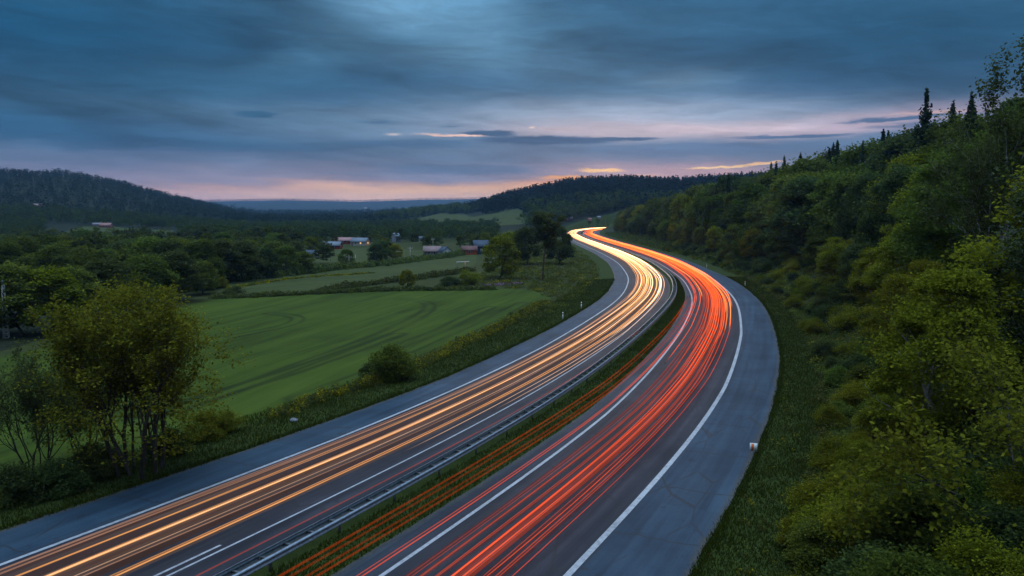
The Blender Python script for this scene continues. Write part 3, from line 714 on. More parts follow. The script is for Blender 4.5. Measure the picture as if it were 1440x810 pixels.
rw = random.Random(77)
def right_wood():
    KIND = {'near_yellow_a': ('deciduous_tree', 'tall yellow green birch'), 'near_yellow_b': ('deciduous_tree', 'bushy yellowish birch'), 'fine_yellow': ('deciduous_tree', 'fine leaved yellowish tree'), 'fine_green': ('deciduous_tree', 'fine leaved green tree'), 'near_green_a': ('deciduous_tree', 'tall green pale barked tree'), 'near_dark_a': ('deciduous_tree', 'dark green alder'),
            'spruce_a': ('spruce_tree', 'tall dark spruce'), 'spruce_b': ('spruce_tree', 'dark narrow spruce'), 'mid_yellow': ('deciduous_tree', 'small yellow green tree'), 'mid_green': ('deciduous_tree', 'mid green tree'), 'mid_green_b': ('deciduous_tree', 'broad mid green tree'), 'mid_dark': ('deciduous_tree', 'dark green oak'), 'mid_spruce': ('spruce_tree', 'dark spruce')}
    count = 0
    tries = 0
    cand = []
    while tries < 9000:
        tries += 1
        s = 60+560*rw.random()**1.25; drr = 10+62*rw.random()**1.15
        cand.append((s, drr))
    for s, drr in cand:
        if count >= 195: break
        x, y = road_pt(s, O_RS(s)+drr)
        if y < 38 or not visible_u(x, y, .06): continue
        if s > 470 and drr > 40: continue
        sp = (4.6 if drr < 22 else 6.2)*(1 if s < 200 else 1.25)
        if drr > 26: sp *= 1.3
        if not free(x, y, sp): continue
        dist = math.hypot(x, y); z = float(height(x, y))
        near = dist < 120
        c = rw.random()
        if drr > 22 and c < (.34 if s > 120 else .22): k = rw.choice(['spruce_a', 'spruce_b']) if dist < 160 else 'mid_spruce'
        elif dist < 96: k = rw.choice(['fine_yellow', 'fine_green', 'fine_yellow'])
        elif dist < 175: k = rw.choice(['near_yellow_a', 'near_yellow_b', 'near_green_a', 'near_yellow_b', 'near_dark_a'] if drr < 24 else ['near_yellow_a', 'near_green_a', 'near_dark_a', 'near_green_a'])
        else: k = rw.choice(['mid_yellow', 'mid_green', 'mid_green_b', 'mid_green', 'mid_dark', 'mid_dark'] if drr < 20 else ['mid_green', 'mid_dark', 'mid_dark', 'mid_green_b'])
        sc = (.62+.35*rw.random()) if drr < 15 else (1.15+.5*rw.random())
        if k.startswith('mid') and drr >= 15: sc *= 1.15
        # keep the wood's outline against the sky like the photograph's: taller at the back, stepping up towards the right
        hh = {'near_yellow_a': 13, 'near_yellow_b': 11, 'near_green_a': 14, 'near_dark_a': 12, 'fine_yellow': 11, 'fine_green': 12, 'spruce_a': 16, 'spruce_b': 13, 'mid_yellow': 10, 'mid_green': 11, 'mid_green_b': 10, 'mid_dark': 10, 'mid_spruce': 14}[k]
        want = float(np.interp(720+F*x/y, [860, 985, 1010, 1100, 1160, 1215, 1270, 1330, 1440], [300, 268, 258, 244, 228, 208, 190, 172, 150]))
        lim = ((295-want)/F*y+HC-z)/hh
        lim *= .80+.34*rw.random()
        if 'spruce' in k: lim *= 1.18
        sc = min(sc, max(lim, .35))
        if drr > 24: sc = min(lim, sc*1.35)
        if sc < .3: continue
        taken.append((x, y, sp))
        band = ''
        where = 'at the front edge of the right wood' if drr < 17 else ('inside the right wood' if drr < 35 else 'at the back of the right wood')
        band = 'beside the near shoulder' if s < 120 else ('outside the bend' if s < 230 else ('past the bend' if s < 420 else 'near the far bend'))
        nm, desc = KIND[k]
        plant(k, nm, (x, y, z-.1), (sc*(.9+.25*rw.random()), sc*(.9+.25*rw.random()), sc), label=f'{desc} {where} {band}', cat='tree', group=f'{desc}s {where}, {band}')
        count += 1
    print('right wood', count)
def skyline():
    for px, top, dist, k, lab in [(1099,221,150,'spruce_a','tall dark spruce standing out above the middle of the right skyline'),(1161,210,135,'spruce_b','narrow dark spruce on the right skyline between the two taller ones'),(1242,186,112,'spruce_b','dark spruce on the rising right skyline below the tallest one'),(1330,147,92,'spruce_a','tallest dark spruce on the right skyline just left of the airy birch'),(1207,202,120,'spruce_a','broad dark spruce on the right skyline beside the yellow green crowns'),(1010,247,210,'mid_spruce','small spruce where the right skyline meets the middle hill')]:
        ys = np.arange(60, 420, 3.0); xs = (px-720)/F*ys; s_, o_ = road_so(xs, ys); ok = np.where(o_-O_RS(s_) > 34)[0]
        y = float(ys[ok[0]]) if len(ok) else dist; x = (px-720)/F*y; z = float(height(x, y)); hh = {'spruce_a': 16, 'spruce_b': 13, 'mid_spruce': 14}[k]
        sc = ((295-top)/F*y+HC-z)/hh; taken.append((x, y, 3.5)); print('spruce', px, round(x), round(y), round(z, 1), round(sc, 2))
        wd = .8+.6*rw.random(); plant(k, 'spruce_tree', (x, y, z-.1), (sc*wd, sc*wd, sc), label=lab, cat='tree')
    taken.append(((1388-720)/F*66, 66., 9.0))
skyline()
right_wood()

def shrubs_right():
    n = 0
    for t in range(2500):
        if n >= 120: break
        s = 42+330*rw.random()**1.5; drr = 4.3+9.5*rw.random()
        x, y = road_pt(s, O_RS(s)+drr)
        if y < 24 or not visible_u(x, y, .05) or not free(x, y, 1.9): continue
        if s < 110 and drr > 13 : continue
        taken.append((x, y, 1.9)); z = float(height(x, y))
        k = rw.choice(['shrub_yellow', 'shrub_green', 'shrub_gold', 'shrub_dark'] if s < 120 else ['shrub_yellow', 'shrub_green', 'shrub_dark', 'shrub_dark'])
        sc = (.55+.6*rw.random())*(.75 if drr < 7 else 1.1)
        band = 'beside the near shoulder' if s < 110 else ('along the outside of the bend' if s < 200 else 'along the straight beyond the bend')
        desc = {'shrub_yellow': 'low yellow green shrub', 'shrub_green': 'low mid green shrub', 'shrub_gold': 'low golden leaved shrub', 'shrub_dark': 'low dark green shrub'}[k]
        plant(k, 'shrub', (x, y, z), sc, label=f'{desc} on the rough bank {band}', cat='shrub', group=f'{desc}s {band}', parts=('stems', 'leaves')); n += 1
    print('shrubs', n)
shrubs_right()

# bank close to the camera: bushes filling the lower right corner
def near_bushes():
    spots = [(1195,770,1.0,'shrub_yellow'),(1260,690,1.0,'shrub_gold'),(1345,760,1.05,'shrub_green'),(1430,720,1.1,'shrub_dark'),(1170,660,.75,'shrub_gold'),(1310,630,1.1,'shrub_yellow'),(1400,640,1.1,'shrub_green'),(1240,610,.9,'shrub_gold'),(1290,790,1.0,'shrub_dark'),(1200,715,.9,'shrub_gold'),(1400,800,1.0,'shrub_dark'),(1215,560,1.0,'shrub_green'),(1125,770,.6,'shrub_gold'),(1160,730,.7,'shrub_yellow'),(1150,800,.8,'shrub_green'),(1165,600,.6,'shrub_gold'),(1350,690,1.0,'shrub_dark'),(1440,660,1.2,'shrub_dark'),(1260,740,.95,'shrub_yellow')]
    txt = {'shrub_yellow': 'yellow green', 'shrub_gold': 'golden leaved', 'shrub_green': 'mid green', 'shrub_dark': 'dark'}
    for i, (px, py, sc, k) in enumerate(spots):
        p = at(px, py); taken.append((p[0], p[1], 2.0))
        plant(k, 'shrub', tuple(p), sc, label=f'{txt[k]} bush in the thicket on the near bank at the lower right', cat='shrub', group=f'{txt[k]} bushes of the near thicket', parts=('stems', 'leaves'))
near_bushes()

def hero_trees():
    # multi-stemmed tree on the near left verge
    mb, tips = skeleton(12.4, 9, .20, 4, root=1.7, r0=.13, ratio=.50, kids=(7, 5, 4, 3), start=.26, seed=4, up=.24, ang=(.35, .8), wob=.09)
    P1 = (tips[:, None]+R.normal(size=(len(tips), 2, 3))*.18).reshape(-1, 3)
    V1, Q1 = crown_lobes(12.3, 12.2, .15, 150, 13000, .12, 0, 77, .16); V2, Q2 = leaves(P1[P1[:, 2] > 2], .115, up=.7)
    PROTO['hero'] = (mb.mesh('multi_stem_trunk', [M['bark']], True), np_mesh('multi_stem_crown', np.r_[V1, V2], [np.r_[Q1, Q2+len(V1)]], [M['leaf_gold']]))
    a = at(200, 664); plant('hero', 'multi_stemmed_tree', (a[0], a[1], a[2]-.05), (.98, .98, .95), rz=.6, label='large multi stemmed tree with sparse golden leaves on the near left verge', cat='tree')
    mb, tips = skeleton(7.6, 6, .34, 4, root=.7, r0=.075, ratio=.60, kids=(5, 4, 4), start=.2, seed=9, up=.18, ang=(.35, .8), wob=.12)
    PROTO['twig'] = twiggy('twiggy', mb, tips, 1, .22, .11, 'leaf_dark')
    b = at(52, 676); plant('twig', 'small_tree', (b[0], b[1], b[2]), (.85, .85, 1.0), rz=1.0, label='nearly bare small tree with thin twigs left of the large multi stemmed tree', cat='tree')
    b = at(118, 640); plant('twig', 'small_tree', (b[0], b[1], b[2]), (.7, .7, .65), rz=2.4, label='short twiggy sapling between the bare tree and the large multi stemmed tree', cat='tree')
    # scrub at their feet
    for px, py, sc, k, lab in [(30,706,.95,'shrub_dark','dark leafy bush at the left picture edge under the bare small tree'),(85,694,.85,'shrub_dark','dark bush at the foot of the bare small tree'),(135,672,.9,'shrub_dark','dark bush left of the stems of the large multi stemmed tree'),(235,640,.8,'shrub_dark','low dark bush right of the stems of the large multi stemmed tree'),(288,618,.75,'shrub_gold','low brownish bush on the verge just right of the large multi stemmed tree'),(320,608,.6,'shrub_gold','smallest brownish bush on the verge towards the pale stone'),(550,536,1.25,'shrub_green','solitary rounded green bush on the verge between crop field and road'),(522,534,.7,'shrub_dark','small dark bush touching the solitary rounded bush')]:
        p = at(px, py); plant(k, 'shrub', tuple(p), sc, label=lab, cat='shrub', parts=('stems', 'leaves'))
    # skyline birch, pale flowering tree and dark bare branches at the right
    mb, tips = skeleton(15, 2, .12, 4, r0=.16, ratio=.50, kids=(8, 4, 4, 3), start=.25, seed=21, up=.16, ang=(.4, .9), wob=.09)
    PROTO['sky_birch'] = twiggy('birch', mb, tips, 8, .24, .11, 'leaf_dark', 'bark_birch')
    d = pdir(1388, 300); t = 66/d[1]; x, y = d[0]*t, 66.; z = float(height(x, y))
    sc = ((295-84)/F*66+HC-z)/15.2
    plant('sky_birch', 'birch_tree', (x, y, z-.2), (sc*.9, sc*.9, sc), rz=.3, label='tallest airy birch whose sparse crown rises against the sky at the far right', cat='tree')
    mb, tips = skeleton(11, 3, .25, 4, r0=.13, ratio=.56, kids=(6, 4, 4, 3), start=.2, seed=23, up=.14, ang=(.4, .9))
    PROTO['pale'] = twiggy('flowering', mb, tips, 4, .28, .12, 'leaf_pale')
    d = pdir(1448, 420); t = 46/d[1]; x, y = d[0]*t, 46.; z = float(height(x, y)); plant('pale', 'flowering_tree', (x, y, z-.2), 1.12, rz=2.0, label='tree with pale silvery blossom at the right picture edge', cat='tree')
    mb, tips = skeleton(9.5, 4, .55, 3, r0=.11, ratio=.62, kids=(6, 5, 4), start=.2, seed=31, up=.06, ang=(.5, 1.0), wob=.13)
    PROTO['bare'] = twiggy('bare', mb, tips, 4, .30, .15, 'leaf_gold')
    d = pdir(1440, 560); t = 31/d[1]; x, y = d[0]*t, 31.; z = float(height(x, y)); plant('bare', 'dark_tree', (x, y, z-.2), 1.0, rz=.9, label='dark tree with long bare arching branches and a few yellow leaves at the lower right', cat='tree')
hero_trees()

# ------------------------------------------------------------------ valley trees on the left
def valley():
    def T(k, px, py, hpx, label, nm='deciduous_tree', wsc=1.0, group=None):
        p = at(px, py); dist = p[1]; h = hpx/F*dist
        base_h = {'mid_yellow': 10, 'mid_green': 11, 'mid_green_b': 10, 'mid_dark': 10, 'mid_spruce': 14, 'pine': 16, 'shrub_yellow': 2.6, 'shrub_dark': 2.0, 'shrub_green': 2.4, 'shrub_gold': 2.2, 'near_green_a': 14, 'near_dark_a': 12}[k]
        sc = h/base_h; taken.append((p[0], p[1], 4*wsc))
        sh = k.startswith('shrub')
        return plant(k, nm, (p[0], p[1], p[2]-.1), (sc*wsc, sc*wsc, sc), label=label, cat='shrub' if sh else 'tree', group=group, parts=('stems', 'leaves') if sh else ('trunk', 'crown'))
    T('pine', 763, 394, 98, 'tall lone pine with a bare trunk beside the road embankment', 'pine_tree', .95)
    T('mid_yellow', 703, 392, 60, 'broad round yellow green tree at the corner of the pale field', wsc=1.15)
    T('mid_yellow', 716, 372, 46, 'yellow green tree standing right behind the broad round tree', wsc=1.2)
    T('mid_dark', 741, 372, 52, 'dark oval tree between the broad round tree and the lone pine')
    T('mid_dark', 786, 372, 52, 'dark tree right of the lone pine beside the road')
    T('mid_spruce', 800, 362, 34, 'dark spruce like tree next to the far bend', 'spruce_tree', 1.3)
    T('mid_yellow', 572, 405, 26, 'small solitary yellow green tree on the field boundary', wsc=1.2)
    T('shrub_yellow', 662, 401, 20, 'rounded yellow green bush left of the broad round tree', 'shrub')
    T('mid_green', 682, 352, 26, 'green tree behind the red barn')
    T('shrub_dark', 632, 402, 12, 'dark bush in the hedge left of the rounded yellow bush', 'shrub', 1.4)
    T('mid_green_b', 402, 386, 40, 'big rounded green tree at the far edge of the pale field', wsc=1.25)
    T('mid_green_b', 428, 384, 30, 'smaller rounded green tree just right of the big rounded one', wsc=1.2)
    T('mid_dark', 342, 395, 56, 'dark bushy tree standing above the left end of the pale field', wsc=1.1)
    T('mid_dark', 376, 391, 42, 'dark tree left of the big rounded green tree')
    T('mid_dark', 312, 398, 60, 'dark broad tree behind the thin pale pole', wsc=1.2)
    T('mid_green', 30, 472, 105, 'tall leafy green tree next to the lattice mast', wsc=1.2)
    T('mid_yellow', 70, 470, 95, 'tall yellowish tree right of the one by the lattice mast', wsc=1.2)
    T('mid_dark', -10, 470, 95, 'dark tree at the left picture edge behind the lattice mast', wsc=1.2)
    T('mid_green', 110, 462, 90, 'green tree behind the left half of the large multi stemmed tree', wsc=1.25)
    T('mid_dark', 150, 450, 84, 'dark tree behind the middle of the large multi stemmed tree', wsc=1.25)
    T('mid_green_b', 205, 432, 72, 'broad green tree rising behind the top of the large multi stemmed tree', wsc=1.25)
    T('mid_dark', 250, 424, 70, 'dark tree behind the right shoulder of the large multi stemmed tree', wsc=1.2)
    T('mid_green_b', 285, 414, 46, 'low green tree at the left corner of the pale field', wsc=1.2)
    for px, py, h, w in [(330,412,9,1.6),(322,416,8,1.6),(305,405,16,1.2)]:
        T('shrub_dark' if h < 12 else 'shrub_yellow', px, py, h, 'dark low bush at the left corner of the pale field' if h < 12 else 'yellowish bush at the left corner of the pale field', 'shrub', w, group='bushes at the pale field corner' if h < 12 else None)
    # wood behind the fields, row by row
    n = 0
    rest = []
    for t in range(6000):
        if n+len(rest) >= 250: break
        px = -20+760*rw.random(); py = 344+ (70*rw.random()**1.4)
        lo = 398-(px-320)*.10 if px > 320 else 424+(320-px)*.10
        if px > 560: lo = min(lo, 356)
        if px > 430: lo -= 4
        if py > lo: continue
        p = at(px, py); x, y = p[0], p[1]
        if y > 640 or not free(x, y, 4.6 if y < 330 else 6.0): continue
        if inpoly(np.array([x]), np.array([y]), FIELD2)[0] or inpoly(np.array([x]), np.array([y]), FIELD1)[0]: continue
        if inpoly(np.array([x]), np.array([y]), CLEAR5)[0] and rw.random() < .5: continue
        if any(abs(px-hx) < hw and 0 < py-hy < 20 for hx, hy, hw in [(348,350,16),(468,349,19),(484,342,14),(507,344,16),(435,362,14),(615,358,30),(666,358,24),(558,341,16)]): continue
        s, o = road_so(np.array([x]), np.array([y]))
        if o[0] > O_LS(s[0])-14: continue
        taken.append((x, y, 4.6 if y < 330 else 6.0))
        k = rw.choice(['mid_dark', 'mid_green', 'mid_green', 'mid_green_b', 'mid_yellow' if rw.random() < .6 else 'mid_dark'])
        h = (5.6+3.6*rw.random()+(1.6 if y < 200 else 0))*(1.0 if px < 420 else .78)
        base_h = {'mid_yellow': 10, 'mid_green': 11, 'mid_green_b': 10, 'mid_dark': 10}[k]; sc = h/base_h
        if y > 330 or n >= 112:
            rest.append((x, y, p[2]-.1, h)); continue
        desc = {'mid_dark': 'dark green broadleaf tree', 'mid_green': 'mid green upright tree', 'mid_green_b': 'mid green wide crowned tree', 'mid_yellow': 'yellowish green tree'}[k]
        where = 'in the wood left of the fields' if px < 300 else ('in the wood above the pale field' if px < 450 else 'among the farmhouses in the valley')
        row = 'front' if y < 260 else ('middle' if y < 420 else 'far')
        plant(k, 'deciduous_tree', (x, y, p[2]-.1), (sc*1.15, sc*1.15, sc), label=f'{desc} {row} {where}', cat='tree', group=f'{desc}s {where}, {row}'); n += 1
    print('valley', n, len(rest))
    return np.array(rest)
REST = valley()

# hedges and rough strips ------------------------------------------------------
def clumps(name, P, w, h, per, size, mats, label, cat, fm=None):
    """uneven low vegetation: leaves scattered in mounds at the given ground points"""
    P = np.asarray(P); n = len(P)
    hh = h*(.5+.9*R.random(n))*(1+.4*fbm(P[:, 0]/3, P[:, 1]/3, 2)); ww = w*(.6+.8*R.random(n))
    d = rpt_sphere(n*per).reshape(n, per, 3); d[..., 2] = np.abs(d[..., 2]); rr_ = (.35+.65*R.random((n, per, 1))**.6)
    Q0 = (P[:, None]+d*rr_*np.stack([ww, ww, hh], -1)[:, None]).reshape(-1, 3)
    V, Q = leaves(Q0, size, up=.4)
    mi = np.repeat(R.choice(len(mats), n, p=fm), per) if fm is not None else np.zeros(n*per, int)
    o = obj(name, np_mesh(name, V, [Q], mats, [mi])); tag(o, label, cat, kind='stuff'); return o
def along(line, n, jit, px=True):
    L = pts(line) if px else np.asarray(line); L = resample(L, .5)
    i = R.integers(0, len(L), n); q = L[i]+R.normal(size=(n, 2))*jit
    return np.c_[q, height(q[:, 0], q[:, 1])]
clumps('field_hedge', along([(300,420),(400,415.5),(520,409.5),(607,408),(690,407)], 420, .7), .7, .8, 40, .22, [M['leaf_dark'], M['weed']], 'low dark hedge strip along the far edge of the green crop field', 'hedge', [.7, .3])
clumps('field_hedge', along([(455,409),(500,403),(560,396),(610,389),(660,381)], 380, .9), .9, 1.0, 40, .26, [M['leaf_dark'], M['bracken']], 'low dark hedge bank rising across the grass to the goal frame', 'hedge', [.8, .2])
clumps('rough_strip', np.r_[along([(322,406),(380,396),(420,391),(520,384)], 260, .5)], .6, .35, 26, .22, [M['weed_flower'], M['weed']], 'thin strip of yellow flowering weeds across the pale field', 'weeds', [.6, .4])
clumps('field_hedge', along([(320,396),(400,388),(467,380),(540,373),(620,363),(650,358)], 500, 1.2), 1.2, 1.6, 40, .34, [M['leaf_dark'], M['leaf_green']], 'dark scrub line along the upper edge of the pale field', 'hedge', [.75, .25])
clumps('yellow_weeds', along([(400,583),(450,560),(510,545),(600,512),(650,484),(700,462),(740,440),(770,425)], 900, .55), .5, .75, 46, .12, [M['weed_flower'], M['weed'], M['leaf_dark']], 'line of yellow flowering weeds between the crop field and the road verge', 'weeds', [.42, .4, .18])
clumps('pink_flowers', along([(655,406),(690,402),(730,398)], 160, .5), .5, .35, 30, .14, [leaf_mat('petal_pink', (.10,.06,.08), (.26,.15,.22), (.40,.25,.34), objvar=0), M['weed']], 'pale pink flowering patch on the field corner below the round tree', 'flowers', [.7, .3])
# rough ground between field and road further up
def band_left(n, s0, s1, d0, d1):
    s = R.uniform(s0, s1, n); d = R.uniform(d0, d1, n); q = road_pt(s, O_LS(s)-d)
    crop = inpoly(q[:, 0], q[:, 1], FIELD1); q = q[~crop]
    return np.c_[q, height(q[:, 0], q[:, 1])]
clumps('rough_growth', band_left(2600, 160, 440, 4, 34), 1.0, .55, 30, .20, [M['weed'], M['bracken'], M['weed_flower'], M['leaf_green']], 'rough weeds and bracken on the embankment between the road and the lone pine', 'undergrowth', [.5, .2, .08, .22])
def band_right(n, s0, s1, d0, d1, pw=1.0):
    s = s0+(s1-s0)*R.random(n)**pw; d = R.uniform(d0, d1, n); q = road_pt(s, O_RS(s)+d); k = (q[:, 1] > 15) & (np.abs(q[:, 0]) < q[:, 1]*.8+4); q = q[k]
    return np.c_[q, height(q[:, 0], q[:, 1])]
clumps('undergrowth', band_right(5200, 38, 260, 3.5, 20, 1.3), .75, .62, 50, .12, [M['weed'], M['bracken'], M['leaf_green'], M['weed_flower']], 'tangled undergrowth of bracken and weeds on the bank right of the road', 'undergrowth', [.42, .28, .24, .06])
clumps('undergrowth', band_right(2000, 240, 600, 4.5, 14), 1.3, .9, 24, .34, [M['weed'], M['leaf_dark'], M['leaf_green']], 'scrubby edge of the wood right of the straight beyond the bend', 'undergrowth', [.3, .35, .35])
clumps('undergrowth', band_left(500, 40, 78, 4.5, 11), .7, .5, 46, .13, [M['leaf_dark'], M['weed'], M['bracken']], 'dark undergrowth around the feet of the large multi stemmed tree', 'undergrowth', [.5, .3, .2])

clumps('verge_weeds', np.r_[band_right(1500, 40, 240, .5, 4.4, 1.3), band_left(900, 38, 230, .8, 8)], .22, .30, 14, .07, [M['weed'], M['bracken'], M['weed_flower']], 'scattered weeds and dead stalks in the roadside grass', 'weeds', [.5, .42, .08])
# grass blades ------------------------------------------------------------------
def grass(name, q, h, w, label, m):
    n = len(q); z = height(q[:, 0], q[:, 1]) if len(q) else 0
    th = R.random(n)*6.283; lean = R.normal(size=(n, 2))*.35; hh = h*(.5+.9*R.random(n))*(1+.45*fbm(q[:, 0]/1.7, q[:, 1]/1.7, 2)); ww = w*(.7+.6*R.random(n))
    b = np.c_[q, z-.02]; a = np.c_[np.cos(th)*ww, np.sin(th)*ww, np.zeros(n)]
    V = np.stack([b-a, b+a, b+np.c_[lean*hh[:, None], hh]], 1).reshape(-1, 3)
    o = obj(name, np_mesh(name, V, [np.arange(3*n).reshape(n, 3)], [m])); tag(o, label, 'grass', kind='stuff')
def qr(n, s0, s1, d0, d1, side, pw=1.6):
    s = s0+(s1-s0)*R.random(n)**pw; d = d0+(d1-d0)*R.random(n)
    return road_pt(s, O_RS(s)+d) if side > 0 else road_pt(s, O_LS(s)-d)
grass('verge_grass', np.r_[qr(90000, 38, 240, -.05, 4.3, 1), qr(16000, 38, 240, -.12, .4, 1)], .20, .035, 'mown grass verge along the right shoulder', M['grass'])
grass('verge_grass', np.r_[qr(80000, 30, 230, -.05, 8.0, -1), qr(16000, 30, 230, -.15, .4, -1)], .24, .035, 'unmown grass verge between the left shoulder and the crop field', M['grass'])
sg = 38+200*R.random(70000)**1.5; grass('median_grass', road_pt(sg, .55+(O_RE(sg)-.5)*R.random(70000)), .17, .03, 'grass strip of the median beside the guard rail', M['grass'])

# ------------------------------------------------------------------ distant woods (each one mass)
SM = {k: [small_tree(k, i) for i in range(3)] for k in ('spruce', 'round', 'oval')}
def mass(name, P, H_, kinds, label, lite=1.0, far=False):
    """a far wood merged into one mesh from a few low-detail trees"""
    Vs = []; Qs = []; Ms = []; n = 0
    lib = []
    for k in kinds:
        for me in SM[k]:
            v = np.empty(len(me.vertices)*3, np.float32); me.vertices.foreach_get('co', v); v = v.reshape(-1, 3)
            vi = np.empty(len(me.loops), np.int32); me.loops.foreach_get('vertex_index', vi)
            lt = np.empty(len(me.polygons), np.int32); me.polygons.foreach_get('loop_total', lt)
            q = vi.reshape(-1, 4) if (lt == 4).all() else None
            if q is None:
                st = np.r_[0, np.cumsum(lt)[:-1]]; q = np.stack([vi[st[lt == 4]+i] for i in range(4)], 1)
            tri_leaf = q[25:]
            keep = R.random(len(tri_leaf)) < lite
            q2 = tri_leaf[keep]; uq = np.unique(q2); mp = np.zeros(len(v), int); mp[uq] = np.arange(len(uq))
            lib.append((v[uq], mp[q2], k))
    idx = R.integers(0, len(lib), len(P))
    for j, (v, q, k) in enumerate(lib):
        pp = P[idx == j]; hh = H_[idx == j]; m = len(pp)
        if not m: continue
        th = R.random(m)*6.283; c, s = np.cos(th), np.sin(th); grow = 1/np.sqrt(lite)**.9
        wv = v.copy(); x = wv[None, :, 0]*c[:, None]-wv[None, :, 1]*s[:, None]; y = wv[None, :, 0]*s[:, None]+wv[None, :, 1]*c[:, None]
        V = np.stack([x*hh[:, None], y*hh[:, None], wv[None, :, 2]*hh[:, None]], -1)+pp[:, None]
        Vs.append(V.reshape(-1, 3)); Qs.append((q[None]+(np.arange(m)*len(v))[:, None, None]).reshape(-1, 4)+n); n += m*len(v)
        Ms.append(np.full(m*len(q), 0 if k == 'spruce' else 1+j % 2))
    me = np_mesh(name, np.concatenate(Vs), [np.concatenate(Qs)], [M['leaf_far'] if far else M['leaf_spruce'], M['leaf_far'] if far else M['leaf_dark'], M['leaf_far'] if far else M['leaf_green']], [np.concatenate(Ms)])
    o = obj(name, me); tag(o, label, 'wood', kind='stuff')
    print(name, len(P), len(me.polygons))
def scatter_az(n, px0, px1, y0, y1, keep=None):
    u = (R.uniform(px0, px1, n)-720)/F; y = np.sqrt(R.uniform(y0**2, y1**2, n)); x = u*y
    ok = ~(inpoly(x, y, FIELD3) | inpoly(x, y, FIELD4) | inpoly(x, y, CLEAR5) | inpoly(x, y, FIELD2))
    s, o = road_so(x, y); ok &= (o < O_LS(s)-12) | (o > O_RS(s)+12)
    uu = 720+F*x/y; fy = FIELD4[:, 1]
    ok &= ~((uu > 62) & (uu < 255) & (y > fy.min()-150) & (y < fy.max()))
    if keep is not None: ok &= keep(x, y)
    x, y = x[ok], y[ok]
    return np.c_[x, y, height(x, y)-.3]
P = scatter_az(5600, -260, 560, 760, 1800); mass('hill_wood', P, 8+6*R.random(len(P)), ['spruce', 'round', 'spruce'], 'dark wooded hill rising at the left beyond the valley', .16, True)
mass('valley_trees', REST[:, :3], REST[:, 3]*1.05, ['round', 'oval', 'round'], 'far rows of broadleaf trees in the valley around the farmhouses', 1.0)
P = scatter_az(3000, -160, 700, 430, 800); mass('valley_wood', P, 4.5+4*R.random(len(P)), ['round', 'oval', 'round'], 'wood filling the valley floor behind the farmhouses', .45)
P = scatter_az(4200, 640, 1300, 760, 1230, lambda x, y: x/y > np.interp(y, [760, 900, 1100, 1230], [.02, -.03, -.055, -.06])); mass('hill_wood', P, 10+6*R.random(len(P)), ['spruce'], 'dark spruce wood covering the middle hill beyond the far bend', .5, True)
P = scatter_az(500, 530, 690, 1000, 1230); mass('hill_wood', P, 8+5*R.random(len(P)), ['round', 'spruce'], 'row of trees on the ridge above the pale hillside field', .3)
P = scatter_az(900, 735, 1000, 640, 860); mass('hillside_wood', P, 8+5*R.random(len(P)), ['round', 'oval', 'spruce'], 'mixed trees below the middle hill behind the far bend', .5)
P = scatter_az(5200, -120, 800, 5200, 6500); mass('ridge_wood', P, 10+8*R.random(len(P)), ['round'], 'hazy blue wooded ridge on the horizon', .05, True)
P = scatter_az(1600, 300, 720, 1500, 3300); mass('plain_wood', P, 12+8*R.random(len(P)), ['round'], 'hazy tree belts on the plain before the far ridge', .08, True)

